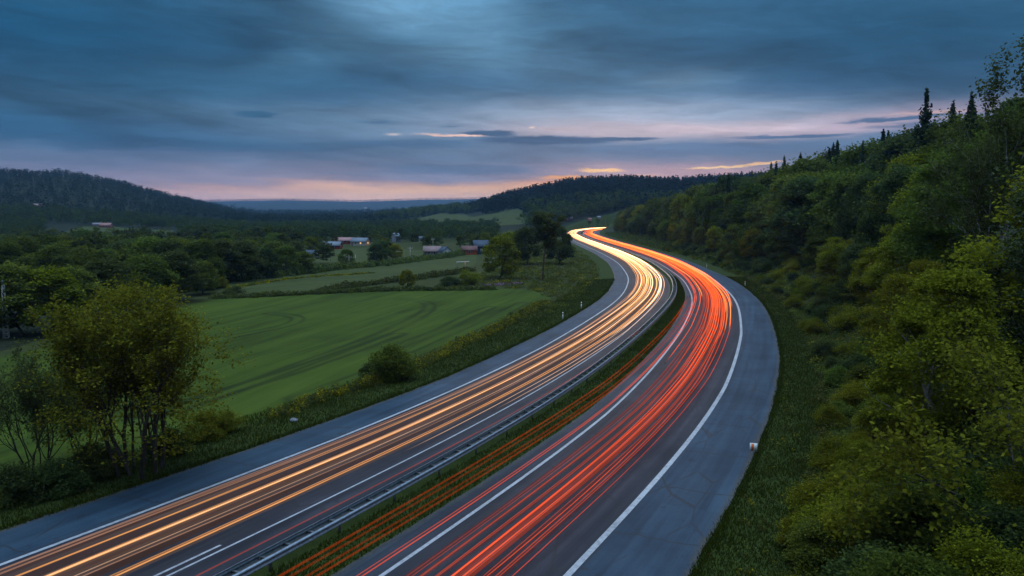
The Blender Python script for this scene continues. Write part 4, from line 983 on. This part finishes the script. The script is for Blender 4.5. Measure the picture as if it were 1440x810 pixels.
# ------------------------------------------------------------------ farm buildings
BM = {}
def bm(name, c, r=.85): 
    if name not in BM: BM[name] = noisy(name, tuple(v*.8 for v in c), c, 1.2, r, .15)
    return BM[name]
glass = mat('window_glass', (.03,.035,.04), .12, .5)
lit = mat('lit_window', (.6,.4,.2), .5, .2, emit=((1.0,.55,.22), 1.1))
def house(px, py, L_, W_, eave, ridge, wall_c, roof_c, yaw, label, cat='house', name='farmhouse', wins=2, sc=.70, litw=(), chim=True, gable_c=None):
    p = at(px, py); e = empty(name, tuple(p), yaw, sc); tag(e, label, cat)
    wm = bm('wall_%s' % '_'.join(str(int(c*100)) for c in wall_c), wall_c); rm = bm('roof_%s' % '_'.join(str(int(c*100)) for c in roof_c), roof_c, .5)
    l, w = L_/2, W_/2
    mb = MB(); mb.add([(-l,-w,-.6),(l,-w,-.6),(l,w,-.6),(-l,w,-.6),(-l,-w,eave),(l,-w,eave),(l,w,eave),(-l,w,eave),(-l,0,ridge),(l,0,ridge)],
        [(0,1,5,4),(2,3,7,6)], [(4,5,8)]*0); gm = 1 if gable_c else 0
    mb.add([(l,-w,-.6),(l,w,-.6),(l,w,eave),(l,0,ridge),(l,-w,eave)], [(0,1,2,4)], [(4,2,3)], m=gm); mb.add([(-l,-w,-.6),(-l,w,-.6),(-l,w,eave),(-l,0,ridge),(-l,-w,eave)], [(1,0,4,2)], [(2,4,3)], m=gm)
    mb.build('wall', [wm, bm('gable_%s' % '_'.join(str(int(c*100)) for c in gable_c), gable_c)] if gable_c else [wm], e)
    ov = .45; sl = (ridge-eave)/w; t = .22
    mb = MB()
    for sg_ in (-1, 1):
        y0, z0 = sg_*(w+ov), eave-sl*ov+.05; y1, z1 = 0, ridge+.05
        mb.add([(-l-ov,y0,z0),(l+ov,y0,z0),(l+ov,y1,z1),(-l-ov,y1,z1),(-l-ov,y0,z0+t),(l+ov,y0,z0+t),(l+ov,y1,z1+t),(-l-ov,y1,z1+t)], [(0,3,2,1),(4,5,6,7),(0,1,5,4),(1,2,6,5),(2,3,7,6),(3,0,4,7)])
    rf = mb.build('roof', rm, e)
    if chim: MB().box(-l*.3-.35, -l*.3+.35, .25, .95, ridge-.9, ridge+1.0).build('chimney', bm('chimney_brick', (.16,.09,.07)), rf)
    fm = M['white']; k = 0
    for i in range(wins):
        xx = -l+L_*(i+1)/(wins+1)
        f = MB(); f.box(xx-.6, xx+.6, -w-.06, -w-.002, eave*.38, eave*.38+1.3).build('window', fm, e).children
        wo = [c for c in e.children][-1]; MB().box(xx-.5, xx+.5, -w-.09, -w-.062, eave*.38+.1, eave*.38+1.2).build('pane', lit if i in litw else glass, wo)
    f = MB(); f.box(l+.002, l+.06, -.6, .6, eave*.38, eave*.38+1.3); wo = f.build('window', fm, e)
    MB().box(l+.062, l+.09, -.5, .5, eave*.38+.1, eave*.38+1.2).build('pane', lit if -1 in litw else glass, wo)
    d = MB(); d.box(-l+.7, -l+1.6, -w-.06, -w-.002, -.3, 1.9); d.build('door', bm('door_wood', (.10,.06,.04)), e)
    return e
white_c, red_c, grey_r, red_r, pink_r, blue_r, pale_r = (.24,.26,.27), (.20,.03,.02), (.08,.10,.12), (.24,.05,.04), (.20,.13,.12), (.03,.05,.075), (.13,.16,.19)
house(348, 352, 11, 7, 2.6, 5.0, red_c, red_r, .15, 'red cottage with a red roof alone in the wood left of the other farm buildings', wins=2)
house(468, 350, 11, 6, 2.4, 4.6, red_c, pale_r, -.12, 'long barn with a pale metal roof and a red gable', 'barn', 'barn', 2, chim=False)
house(484, 343, 13, 6, 2.6, 4.6, red_c, (.30,.16,.15), -.1, 'red farmhouse with a reddish grey roof behind the pale roofed barn', wins=3)
house(507, 345, 12, 6.5, 2.8, 5.2, (.35,.33,.30), pale_r, -.35, 'grey roofed house whose right gable is coloured warm orange as if lit', wins=2, litw=(-1, 1), gable_c=(.55,.30,.16))  # warm light on the gable is painted into its wall colour
house(434, 362, 9, 5, 2.0, 3.6, (.12,.13,.14), blue_r, .05, 'low dark shed with a blue grey roof in front of the barns', 'shed', 'shed', 1, chim=False)
house(557, 340, 7, 7, 4.2, 8.0, white_c, (.22,.27,.32), .9, 'tall white house with a steep grey roof half hidden by trees', wins=2, sc=.58)
house(594, 339, 5, 4, 2.2, 3.6, white_c, grey_r, .2, 'small white outbuilding among trees right of the tall white house', 'outbuilding', 'outbuilding', 1, chim=False)
house(608, 359, 9, 6, 2.4, 4.8, (.14,.15,.17), pink_r, .0, 'dark farmhouse with a broad pinkish roof beside the pale field', wins=2)
house(626, 360, 6, 5.4, 2.6, 4.8, (.50,.54,.56), blue_r, -1.1, 'blue roofed annexe with a pale gable next to the pinkish roof', 'house', 'annexe', 1)
house(660, 358, 8, 6, 2.6, 4.6, (.30,.08,.04), (.12,.05,.04), .1, 'rusty red barn half hidden by the broad round tree', 'barn', 'barn', 1, chim=False)
house(676, 357, 8, 7, 4.4, 7.4, blue_r, blue_r, .2, 'tall dark blue barn right behind the rusty red barn', 'barn', 'barn', 1, chim=False)
house(795, 297, 9, 7, 3.5, 7.0, white_c, grey_r, -1.2, 'white house, its gable coloured as if brightly lit, on the slope of the middle hill', wins=2, gable_c=(.75,.70,.66))  # gable wall made far paler to paint in the light falling on it
house(790, 311, 26, 10, 3.2, 6.0, (.15,.07,.06), (.11,.09,.11), .05, 'long low dark red farm building below the white hillside house', 'barn', 'barn', 3, chim=False)
house(829, 317, 7, 6, 2.6, 5.0, (.22,.12,.10), (.22,.10,.08), .3, 'small reddish house just above the far bend of the road', wins=1, sc=.42)
house(842, 312, 7, 5, 2.6, 4.4, (.16,.18,.20), (.18,.23,.28), .1, 'pale blue roofed shed behind the far bend', 'shed', 'shed', 1, sc=.4, chim=False)
house(149, 320, 16, 9, 3.2, 6.6, (.22,.08,.06), (.24,.12,.10), .1, 'reddish farmhouse on the small meadow of the left hill', wins=3, sc=.55)
house(137, 318, 14, 8, 3, 5.4, (.20,.15,.15), (.16,.15,.17), .1, 'grey shed left of the farmhouse on the left hill meadow', 'shed', 'shed', 1, sc=.5, chim=False)
house(55, 291, 26, 12, 4, 8, (.26,.15,.13), (.24,.14,.13), .1, 'pinkish house high in the wood of the left hill', wins=3, sc=.42)
for px, py in ((514, 293), (388, 300), (397, 300)):
    house(px, py, 26, 14, 7, 11, (.6,.45,.35), grey_r, .2, 'tiny building with lit windows at the foot of the far blue ridge', wins=3, litw=(0, 1, 2))['group'] = 'far lit buildings'  # pale warm wall colour paints in the light on these far walls

# ------------------------------------------------------------------ poles, mast, goal, markers, stone
def pole(px, py, hpx, label, wires=False, mt=None, r=.11, group=None):
    p = at(px, py); h = hpx/F*p[1]; e = empty('utility_pole', tuple(p)); tag(e, label, 'pole', group)
    MB().tube([(0,0,-.4),(0,0,h)], [r, r*.7], 8).build('shaft', mt or bm('pole_wood', (.34,.33,.28)), e)
    if wires:
        a = MB().box(-.8, .8, -.06, .06, h-.6, h-.45).build('crossarm', bm('pole_wood', (.34,.33,.28)), e)
        for k in (-.7, 0, .7): MB().tube([(k,0,h-.45),(k,0,h-.25)], [.05, .03], 6).build('insulator', M['white'], a)
pole(273, 401, 18, 'thin pale pole at the left corner of the pale field', mt=M['white'], r=.10)
pole(525, 367, 14, 'right hand pole of the pair by the crop edge below the lit house', True)
for px, py, h in [(484,366,12),(491,374,15),(500,372,14),(524,371,18),(528,371,17),(577,366,19),(609,351,16)]:
    pole(px, py, h, 'weathered wooden utility pole in the row along the upper edge of the pale field', h > 14, group='utility poles above the pale field')
def lattice_mast():
    p = at(9, 475); h = 78/F*p[1]; e = empty('lattice_mast', tuple(p), .3); tag(e, 'pale lattice mast standing by the trees at the left picture edge', 'mast')
    mb = MB(); w0, w1 = .30, .12; n = 12
    def c(i, f): 
        w = w0+(w1-w0)*f; a = [(-w,-w),(w,-w),(w,w),(-w,w)][i % 4]; return (a[0], a[1], h*f)
    for i in range(4): mb.tube([c(i, 0), c(i, 1)], .03, 4)
    mb.build('upright', M['white'], e)
    mb = MB()
    for k in range(n):
        for i in range(4):
            mb.tube([c(i, k/n), c(i+1, (k+1)/n)], .018, 4); mb.tube([c(i, k/n), c(i+1, k/n)], .018, 4)
    mb.build('bracing', M['white'], e)
    MB().box(-.2, .2, -.2, .2, h, h+.35).build('head', M['steel'], e)
lattice_mast()
def goal():
    a = at(642, 378); b = at(654, 377); e = empty('goal_frame', tuple(a)); tag(e, 'white goal frame with an off white crossbar and an orange post standing on the grass below the red barn', 'goal')
    d = b-a; h = 9.5/F*a[1]; dz = b[2]-a[2]
    mb = MB(); mb.tube([(0,0,-.1),(0,0,h)], .06, 6).build('post', bm('goal_grey', (.25,.25,.24)), e)
    MB().tube([(d[0],d[1],dz-.1),(d[0],d[1],h)], .16, 6).build('post', bm('goal_orange', (.70,.36,.20)), e)
    MB().tube([(0,0,h),(d[0]+2.4*.5,d[1],h)], .13, 6).build('crossbar', bm('goal_white', (.60,.56,.50)), e)
    MB().tube([(0,0,h),(.3,1.4,0)], .04, 5).build('stay', bm('goal_grey', (.25,.25,.24)), e)
goal()
def delineator(s, side, label, big=1.0):
    o = O_RS(s)+.55 if side > 0 else O_LS(s)-.6
    q = road_pt(s, o); z = float(height(q[0], q[1])); t = math.atan2(np.interp(s, SS, T2[:, 1]), np.interp(s, SS, T2[:, 0]))
    e = empty('delineator_post', (q[0], q[1], z), t-math.pi/2, big); tag(e, label, 'marker post')
    mb = MB(); mb.add([(-.07,-.05,-.2),(.07,-.05,-.2),(.05,.06,-.2),(-.05,.06,-.2),(-.06,-.045,1.0),(.06,-.045,.93),(.045,.05,.93),(-.045,.05,1.0)], [(0,3,2,1),(4,5,6,7),(0,1,5,4),(1,2,6,5),(2,3,7,6),(3,0,4,7)]); mb.build('post', M['white'], e)
    MB().box(-.063, .063, -.053, -.051, .70, .86).build('band', M['black'], e)
    MB().box(-.035, .035, -.058, -.0535, .72, .84).build('reflector', M['refl_orange'], e)
def sta(px, py):
    p = at(px, py); s, o = road_so(np.array([p[0]]), np.array([p[1]])); return float(s[0])
delineator(sta(776, 449), -1, 'white marker post on the left verge, nearer of the two by the bend', 1.1)
delineator(sta(818, 434), -1, 'white marker post on the left verge, farther of the two by the bend', 1.1)
delineator(sta(1050, 402), 1, 'white marker post on the grass outside the bend of the right shoulder', 1.0)
delineator(sta(993, 376), 1, 'farthest white marker post on the right verge past the bend', 1.0)
def marker():
    s = sta(1060, 640); q = road_pt(s, O_RS(s)-.12); e = empty('reflector_board', (q[0], q[1], 0), math.atan2(-q[0], q[1])*-1-.25); tag(e, 'small white and orange reflector board at the edge of the right shoulder', 'reflector board')
    e.rotation_euler[2] = math.atan2(q[1], q[0])-math.pi/2
    MB().tube([(.02,0,-.1),(.02,0,.35)], .03, 6).build('stake', M['steel'], e)
    MB().box(-.22, .26, -.02, .02, .18, .72).build('board', M['white'], e)
    mb = MB(); mb.box(-.12, .04, -.026, -.0215, .21, .69); mb.build('reflector', M['refl_orange'], e)
marker()
def stone():
    p = at(413, 593); rg = np.random.default_rng(3); mb = MB(); 
    import bmesh
    b = bmesh.new(); bmesh.ops.create_icosphere(b, subdivisions=3, radius=.27)
    for v in b.verts:
        n = .28*vnoise(v.co.x*2.1+3, v.co.y*2.3+v.co.z*1.7)+.1*vnoise(v.co.x*6, v.co.z*6+v.co.y*5); v.co *= 1+float(n); v.co.z *= .6; v.co.x *= 1.25
    me = bpy.data.meshes.new('stone'); b.to_mesh(me); b.free(); me.materials.append(noisy('granite', (.07,.075,.08), (.20,.21,.22), 6, .9, .1))
    o = obj('stone', me, loc=(p[0], p[1], p[2]+.12)); tag(o, 'pale grey boulder lying on the left verge beside the road', 'boulder')
stone()

# ------------------------------------------------------------------ air
def haze():
    mb = MB(); mb.box(-9800, 9800, -9800, 9800, -14, 185); me_ = mb
    m = bpy.data.materials.new('haze_air'); m.use_nodes = True; nt = NT(m.node_tree); nt.n.clear()
    v = nt.new('ShaderNodeVolumePrincipled'); v.inputs['Color'].default_value = (.32,.60,1.0,1); v.inputs['Density'].default_value = HAZE; v.inputs['Anisotropy'].default_value = .2
    o = nt.new('ShaderNodeOutputMaterial'); nt.l.new(v.outputs[0], o.inputs['Volume'])
    h = mb.build('haze', m); tag(h, kind='stuff', label='thin blue evening haze filling the valley', cat='haze')
HAZE = 7.5e-5
haze()

# ------------------------------------------------------------------ sky
def sky():
    w = bpy.data.worlds.new('World'); scene.world = w; w.use_nodes = True; nt = NT(w.node_tree); nt.n.clear()
    dirv = nt.new('ShaderNodeTexCoord').outputs['Generated']
    sp = nt.new('ShaderNodeSeparateXYZ'); nt.put(sp.inputs[0], dirv)
    az = nt.m('ARCTAN2', sp.outputs[0], sp.outputs[1]); el = nt.m('ARCSINE', sp.outputs[2])
    # cloud warp: streaks stretched along the horizon
    elk = nt.m('MULTIPLY', el, 5.5)
    P0 = nt.combine(az, elk, 0.0)
    wn = nt.new('ShaderNodeTexNoise'); nt.put(wn.inputs['Vector'], P0); wn.inputs['Scale'].default_value = 2.6; wn.inputs['Detail'].default_value = 5; wn.inputs['Roughness'].default_value = .6
    ws = nt.new('ShaderNodeSeparateColor'); nt.put(ws.inputs[0], wn.outputs['Color'])
    wn2 = nt.noise(nt.combine(nt.m('MULTIPLY', az, 1.0), nt.m('MULTIPLY', el, 9.0), 3.7), 14, 5, .6)
    azw = nt.m('ADD', az, nt.m('MULTIPLY', nt.m('SUBTRACT', ws.outputs[0], .5), .22))
    elw = nt.m('ADD', nt.m('ADD', el, nt.m('MULTIPLY', nt.m('SUBTRACT', ws.outputs[1], .5), .035)), nt.m('MULTIPLY', nt.m('SUBTRACT', wn2, .5), .012))
    e_of = lambda py: azel(720, py)[1]
    st = [(310,(190,146,144)),(283,(210,158,142)),(268,(188,148,146)),(252,(146,138,154)),(232,(110,126,150)),(205,(84,116,148)),(170,(78,114,148)),(130,(66,104,139)),(80,(54,94,130)),(30,(56,98,134)),(0,(44,86,122))]
    lo, hi = e_of(330), e_of(-40)
    f = nt.m('DIVIDE', nt.m('SUBTRACT', elw, lo), hi-lo)
    base = nt.ramp(f, [((e_of(y)-lo)/(hi-lo), srgb(*c)) for y, c in st])
    c = base
    def blob(px, py, wx, wy, col, amt, warp=1.0, tilt=0.0, sharp=1.0):
        nonlocal c
        a0, e0 = azel(px, py); sa = wx/F; se = wy/F
        A = nt.m('SUBTRACT', azw if warp else az, a0); Ev = nt.m('SUBTRACT', elw if warp else el, e0)
        if tilt: Ev = nt.m('SUBTRACT', Ev, nt.m('MULTIPLY', A, tilt))
        q = nt.m('ADD', nt.m('POWER', nt.m('DIVIDE', A, sa), 2.0), nt.m('POWER', nt.m('DIVIDE', Ev, se), 2.0))
        g = nt.m('EXPONENT', nt.m('MULTIPLY', q, -1.0))
        if sharp > 1: g = nt.sstep(g, .5-.5/sharp, .5+.5/sharp)
        c = nt.mix(nt.m('MULTIPLY', g, amt), c, srgb(*col))
    # broad masses
    blob(40, 40, 330, 90, (20,70,106), .9)
    blob(120, 165, 300, 30, (34,84,120), .9)
    blob(170, 185, 330, 26, (32,80,116), .85, tilt=-.05, sharp=1.25)
    blob(380, 205, 150, 12, (50,96,132), .7, sharp=1.3)
    blob(150, 232, 260, 16, (92,108,140), .55)
    blob(640, 40, 190, 60, (118,166,204), .95, tilt=-.25)
    blob(600, 185, 330, 24, (112,142,172), .7)
    blob(580, 10, 90, 26, (110,156,194), .6)
    blob(480, 75, 170, 22, (80,128,166), .6, tilt=.3)
    blob(800, 55, 200, 44, (50,98,134), .55)
    blob(600, 120, 330, 20, (58,106,146), .6)
    blob(330, 120, 200, 18, (48,98,136), .5)
    blob(470, 165, 300, 16, (92,128,160), .6)
    blob(965, 112, 74, 16, (124,160,192), .9)
    blob(1240, 60, 300, 90, (36,86,124), .8)
    blob(1180, 130, 210, 30, (56,98,138), .6)
    blob(880, 165, 260, 22, (166,180,204), .9)
    blob(820, 180, 130, 10, (186,176,188), .75)
    blob(1010, 182, 190, 12, (208,192,202), .95)
    blob(1180, 180, 100, 9, (186,168,182), .8, tilt=.08)
    blob(1290, 160, 120, 12, (184,166,182), .75, tilt=.06)
    blob(1390, 205, 120, 50, (118,132,164), .6)
    # pink band and afterglow low over the horizon
    blob(300, 250, 230, 12, (152,142,156), .7)
    blob(360, 268, 240, 10, (228,178,156), .8)
    blob(520, 277, 260, 9, (255,200,152), .9)
    blob(640, 268, 180, 9, (255,200,142), .9)
    blob(760, 262, 90, 9, (255,188,118), .9)
    blob(900, 242, 160, 13, (190,158,166), .7)
    blob(1040, 243, 150, 8, (206,166,166), .7)
    blob(600, 248, 200, 7, (110,128,156), .6)
    # dark cloud bars
    blob(650, 236, 150, 7, (78,112,144), .8, sharp=1.5)
    blob(570, 205, 110, 5.5, (70,108,142), .8, sharp=1.5)
    blob(760, 199, 112, 8, (60,98,134), .95, sharp=2.0)
    blob(690, 188, 44, 5, (60,98,134), .9, sharp=2.0)
    blob(880, 195, 60, 2.8, (66,102,138), .85, sharp=1.8)
    blob(700, 221, 230, 6, (92,122,152), .7)
    blob(960, 212, 190, 8, (86,116,150), .85, sharp=1.5)
    blob(1105, 193, 66, 2.6, (76,106,142), .9, sharp=1.8)
    blob(1240, 169, 66, 2.6, (78,106,142), .85, sharp=1.8)
    blob(1235, 180, 50, 4, (84,110,146), .7, sharp=1.5)
    blob(350, 160, 26, 5, (50,98,134), .75, sharp=1.6)
    blob(520, 172, 30, 2.6, (62,104,140), .75)
    blob(632, 175, 16, 2, (62,104,140), .7)
    # bright rifts: thin torn gaps in the deck
    fine = nt.noise(nt.combine(nt.m('MULTIPLY', az, 1.0), nt.m('MULTIPLY', el, 4.0), 1.3), 45, 4, .65)
    elr = nt.m('ADD', el, nt.m('MULTIPLY', nt.m('SUBTRACT', fine, .5), .010)); elw0 = elw; azw0 = azw
    elw = nt.m('ADD', nt.m('MULTIPLY', elw, .2), nt.m('MULTIPLY', elr, .8)); azw = nt.m('ADD', nt.m('MULTIPLY', azw, .25), nt.m('MULTIPLY', az, .75))
    blob(770, 197, 108, 7, (58,94,130), .95, sharp=2.0)
    blob(690, 187, 40, 4.5, (58,94,130), .9, sharp=2.0)
    blob(860, 195, 66, 2.6, (62,98,134), .9, sharp=1.8)
    blob(580, 206, 90, 4, (70,106,140), .7, sharp=1.5)
    blob(1105, 192, 66, 2.4, (78,106,142), .95, sharp=1.8)
    blob(1250, 168, 70, 2.4, (80,106,142), .95, sharp=1.8, tilt=.03)
    blob(1000, 214, 170, 5, (92,118,150), .7, sharp=1.4)
    blob(650, 242, 130, 4.5, (84,114,146), .7, sharp=1.4)
    blob(352, 160, 26, 5, (52,98,134), .75, sharp=1.6)
    blob(640, 191, 46, 1.7, (240,200,184), .95, sharp=1.8)
    blob(610, 189, 22, 1.2, (236,200,186), .7)
    blob(553, 189, 9, 1.6, (214,200,194), .8)
    blob(790, 181, 40, 2.4, (186,172,180), .6)
    blob(752, 178, 4, 1.6, (250,220,190), .9)
    blob(846, 239.5, 34, 2.5, (255,206,140), 1.0, sharp=1.6)
    blob(800, 250, 46, 2.6, (255,178,96), .95, sharp=1.4)
    blob(770, 256, 40, 3.0, (255,170,100), .7)
    blob(868, 254, 40, 2.4, (246,180,146), .7)
    blob(900, 246, 30, 1.4, (240,186,150), .6)
    blob(1010, 235, 46, 1.9, (255,216,158), 1.0, tilt=.03, sharp=1.6)
    blob(1062, 230.5, 44, 1.8, (255,206,150), 1.0, tilt=.06, sharp=1.6)
    blob(1300, 159, 50, 1.6, (226,186,178), .7)
    elw = elw0; azw = azw0
    sat = nt.new('ShaderNodeHueSaturation'); nt.put(sat.inputs['Color'], c); nt.put(sat.inputs['Saturation'], nt.m('ADD', 1.02, nt.m('MULTIPLY', nt.sstep(el, .05, .16), -.01))); nt.put(sat.inputs['Hue'], nt.m('SUBTRACT', .5, nt.m('MULTIPLY', nt.sstep(el, .05, .14), .006))); c = sat.outputs[0]
    # fine cloud fibres
    fib = nt.noise(nt.combine(nt.m('MULTIPLY', azw, 1.0), nt.m('MULTIPLY', elw, 7.0), 9.0), 7.5, 7, .62, .6)
    c = nt.mix(1.0, c, nt.ramp(fib, [(.28, grey(.80)), (.5, grey(1.0)), (.72, grey(1.18))]), 'MULTIPLY')
    fb2 = nt.noise(nt.combine(nt.m('ADD', azw, nt.m('MULTIPLY', el, 2.2)), nt.m('MULTIPLY', nt.m('ADD', elw, nt.m('MULTIPLY', az, .10)), 9.0), 4.0), 4.2, 8, .64, .9)
    c = nt.mix(.5, c, nt.ramp(fb2, [(.30, grey(.74)), (.48, grey(.98)), (.70, grey(1.24))]), 'MULTIPLY')
    lump = nt.noise(nt.combine(nt.m('ADD', az, nt.m('MULTIPLY', el, 1.2)), nt.m('MULTIPLY', el, 3.4), 6.3), 3.1, 6, .5, .8)
    c = nt.mix(nt.sstep(el, .03, .12), c, nt.mix(1.0, c, nt.ramp(lump, [(.34, grey(.68)), (.5, grey(.98)), (.68, grey(1.26))]), 'MULTIPLY'))
    # sky overhead, out of frame, is brightened as added fill light for the scene
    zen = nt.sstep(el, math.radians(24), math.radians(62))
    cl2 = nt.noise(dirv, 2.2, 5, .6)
    c = nt.mix(zen, c, nt.mix(cl2, (.27*ZEN_FILL,.40*ZEN_FILL,.58*ZEN_FILL), (.42*ZEN_FILL,.56*ZEN_FILL,.74*ZEN_FILL)))
    # behind the camera: even grey-blue dusk
    back = nt.sstep(nt.m('ABSOLUTE', az), 1.1, 1.9)
    c = nt.mix(nt.m('MULTIPLY', back, nt.m('SUBTRACT', 1.0, zen)), c, (.17,.25,.36))
    below = nt.sstep(el, -.01, -.06)
    ns = nt.new('ShaderNodeTexSky', sky_type='NISHITA'); ns.sun_disc = False; ns.sun_elevation = SUN_EL; ns.sun_rotation = SUN_AZ; ns.altitude = 100
    b1 = nt.new('ShaderNodeBackground'); nt.put(b1.inputs[0], c); b1.inputs[1].default_value = 1.0
    b2 = nt.new('ShaderNodeBackground'); nt.put(b2.inputs[0], ns.outputs[0]); b2.inputs[1].default_value = .05
    ad = nt.new('ShaderNodeMixShader'); ad.inputs[0].default_value = .04; nt.l.new(b1.outputs[0], ad.inputs[1]); nt.l.new(b2.outputs[0], ad.inputs[2])
    o = nt.new('ShaderNodeOutputWorld'); nt.l.new(ad.outputs[0], o.inputs[0])
SUN_EL = math.radians(2.0); SUN_AZ = azel(830, 280)[0]; ZEN_FILL = 5.0
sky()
sd = bpy.data.lights.new('sun', 'SUN'); so = bpy.data.objects.new('sun', sd); COL.objects.link(so)
sd.energy = .5; sd.angle = math.radians(25); sd.color = (1.0,.78,.56)
# dusk: weak soft warm sun set low ahead, in the direction of the afterglow
d = Vector((math.sin(SUN_AZ)*math.cos(SUN_EL), math.cos(SUN_AZ)*math.cos(SUN_EL), math.sin(SUN_EL)))
so.rotation_euler = d.to_track_quat('Z', 'Y').to_euler(); so.location = (0, 0, 60)

# ------------------------------------------------------------------ render settings
vs = scene.view_settings; vs.view_transform = 'Standard'; vs.look = 'None'; vs.exposure = 0.0; vs.gamma = 1.0; vs.use_curve_mapping = False
scene.render.engine = 'CYCLES'; cy = scene.cycles
cy.use_denoising = True
try: cy.denoiser = 'OPENIMAGEDENOISE'; cy.denoising_input_passes = 'RGB_ALBEDO_NORMAL'; cy.denoising_prefilter = 'ACCURATE'
except Exception: pass
cy.max_bounces = 4; cy.diffuse_bounces = 2; cy.glossy_bounces = 2; cy.transmission_bounces = 2; cy.transparent_max_bounces = 96; cy.volume_bounces = 0
cy.sample_clamp_indirect = 3.0; cy.caustics_reflective = False; cy.caustics_refractive = False
cy.use_light_tree = True
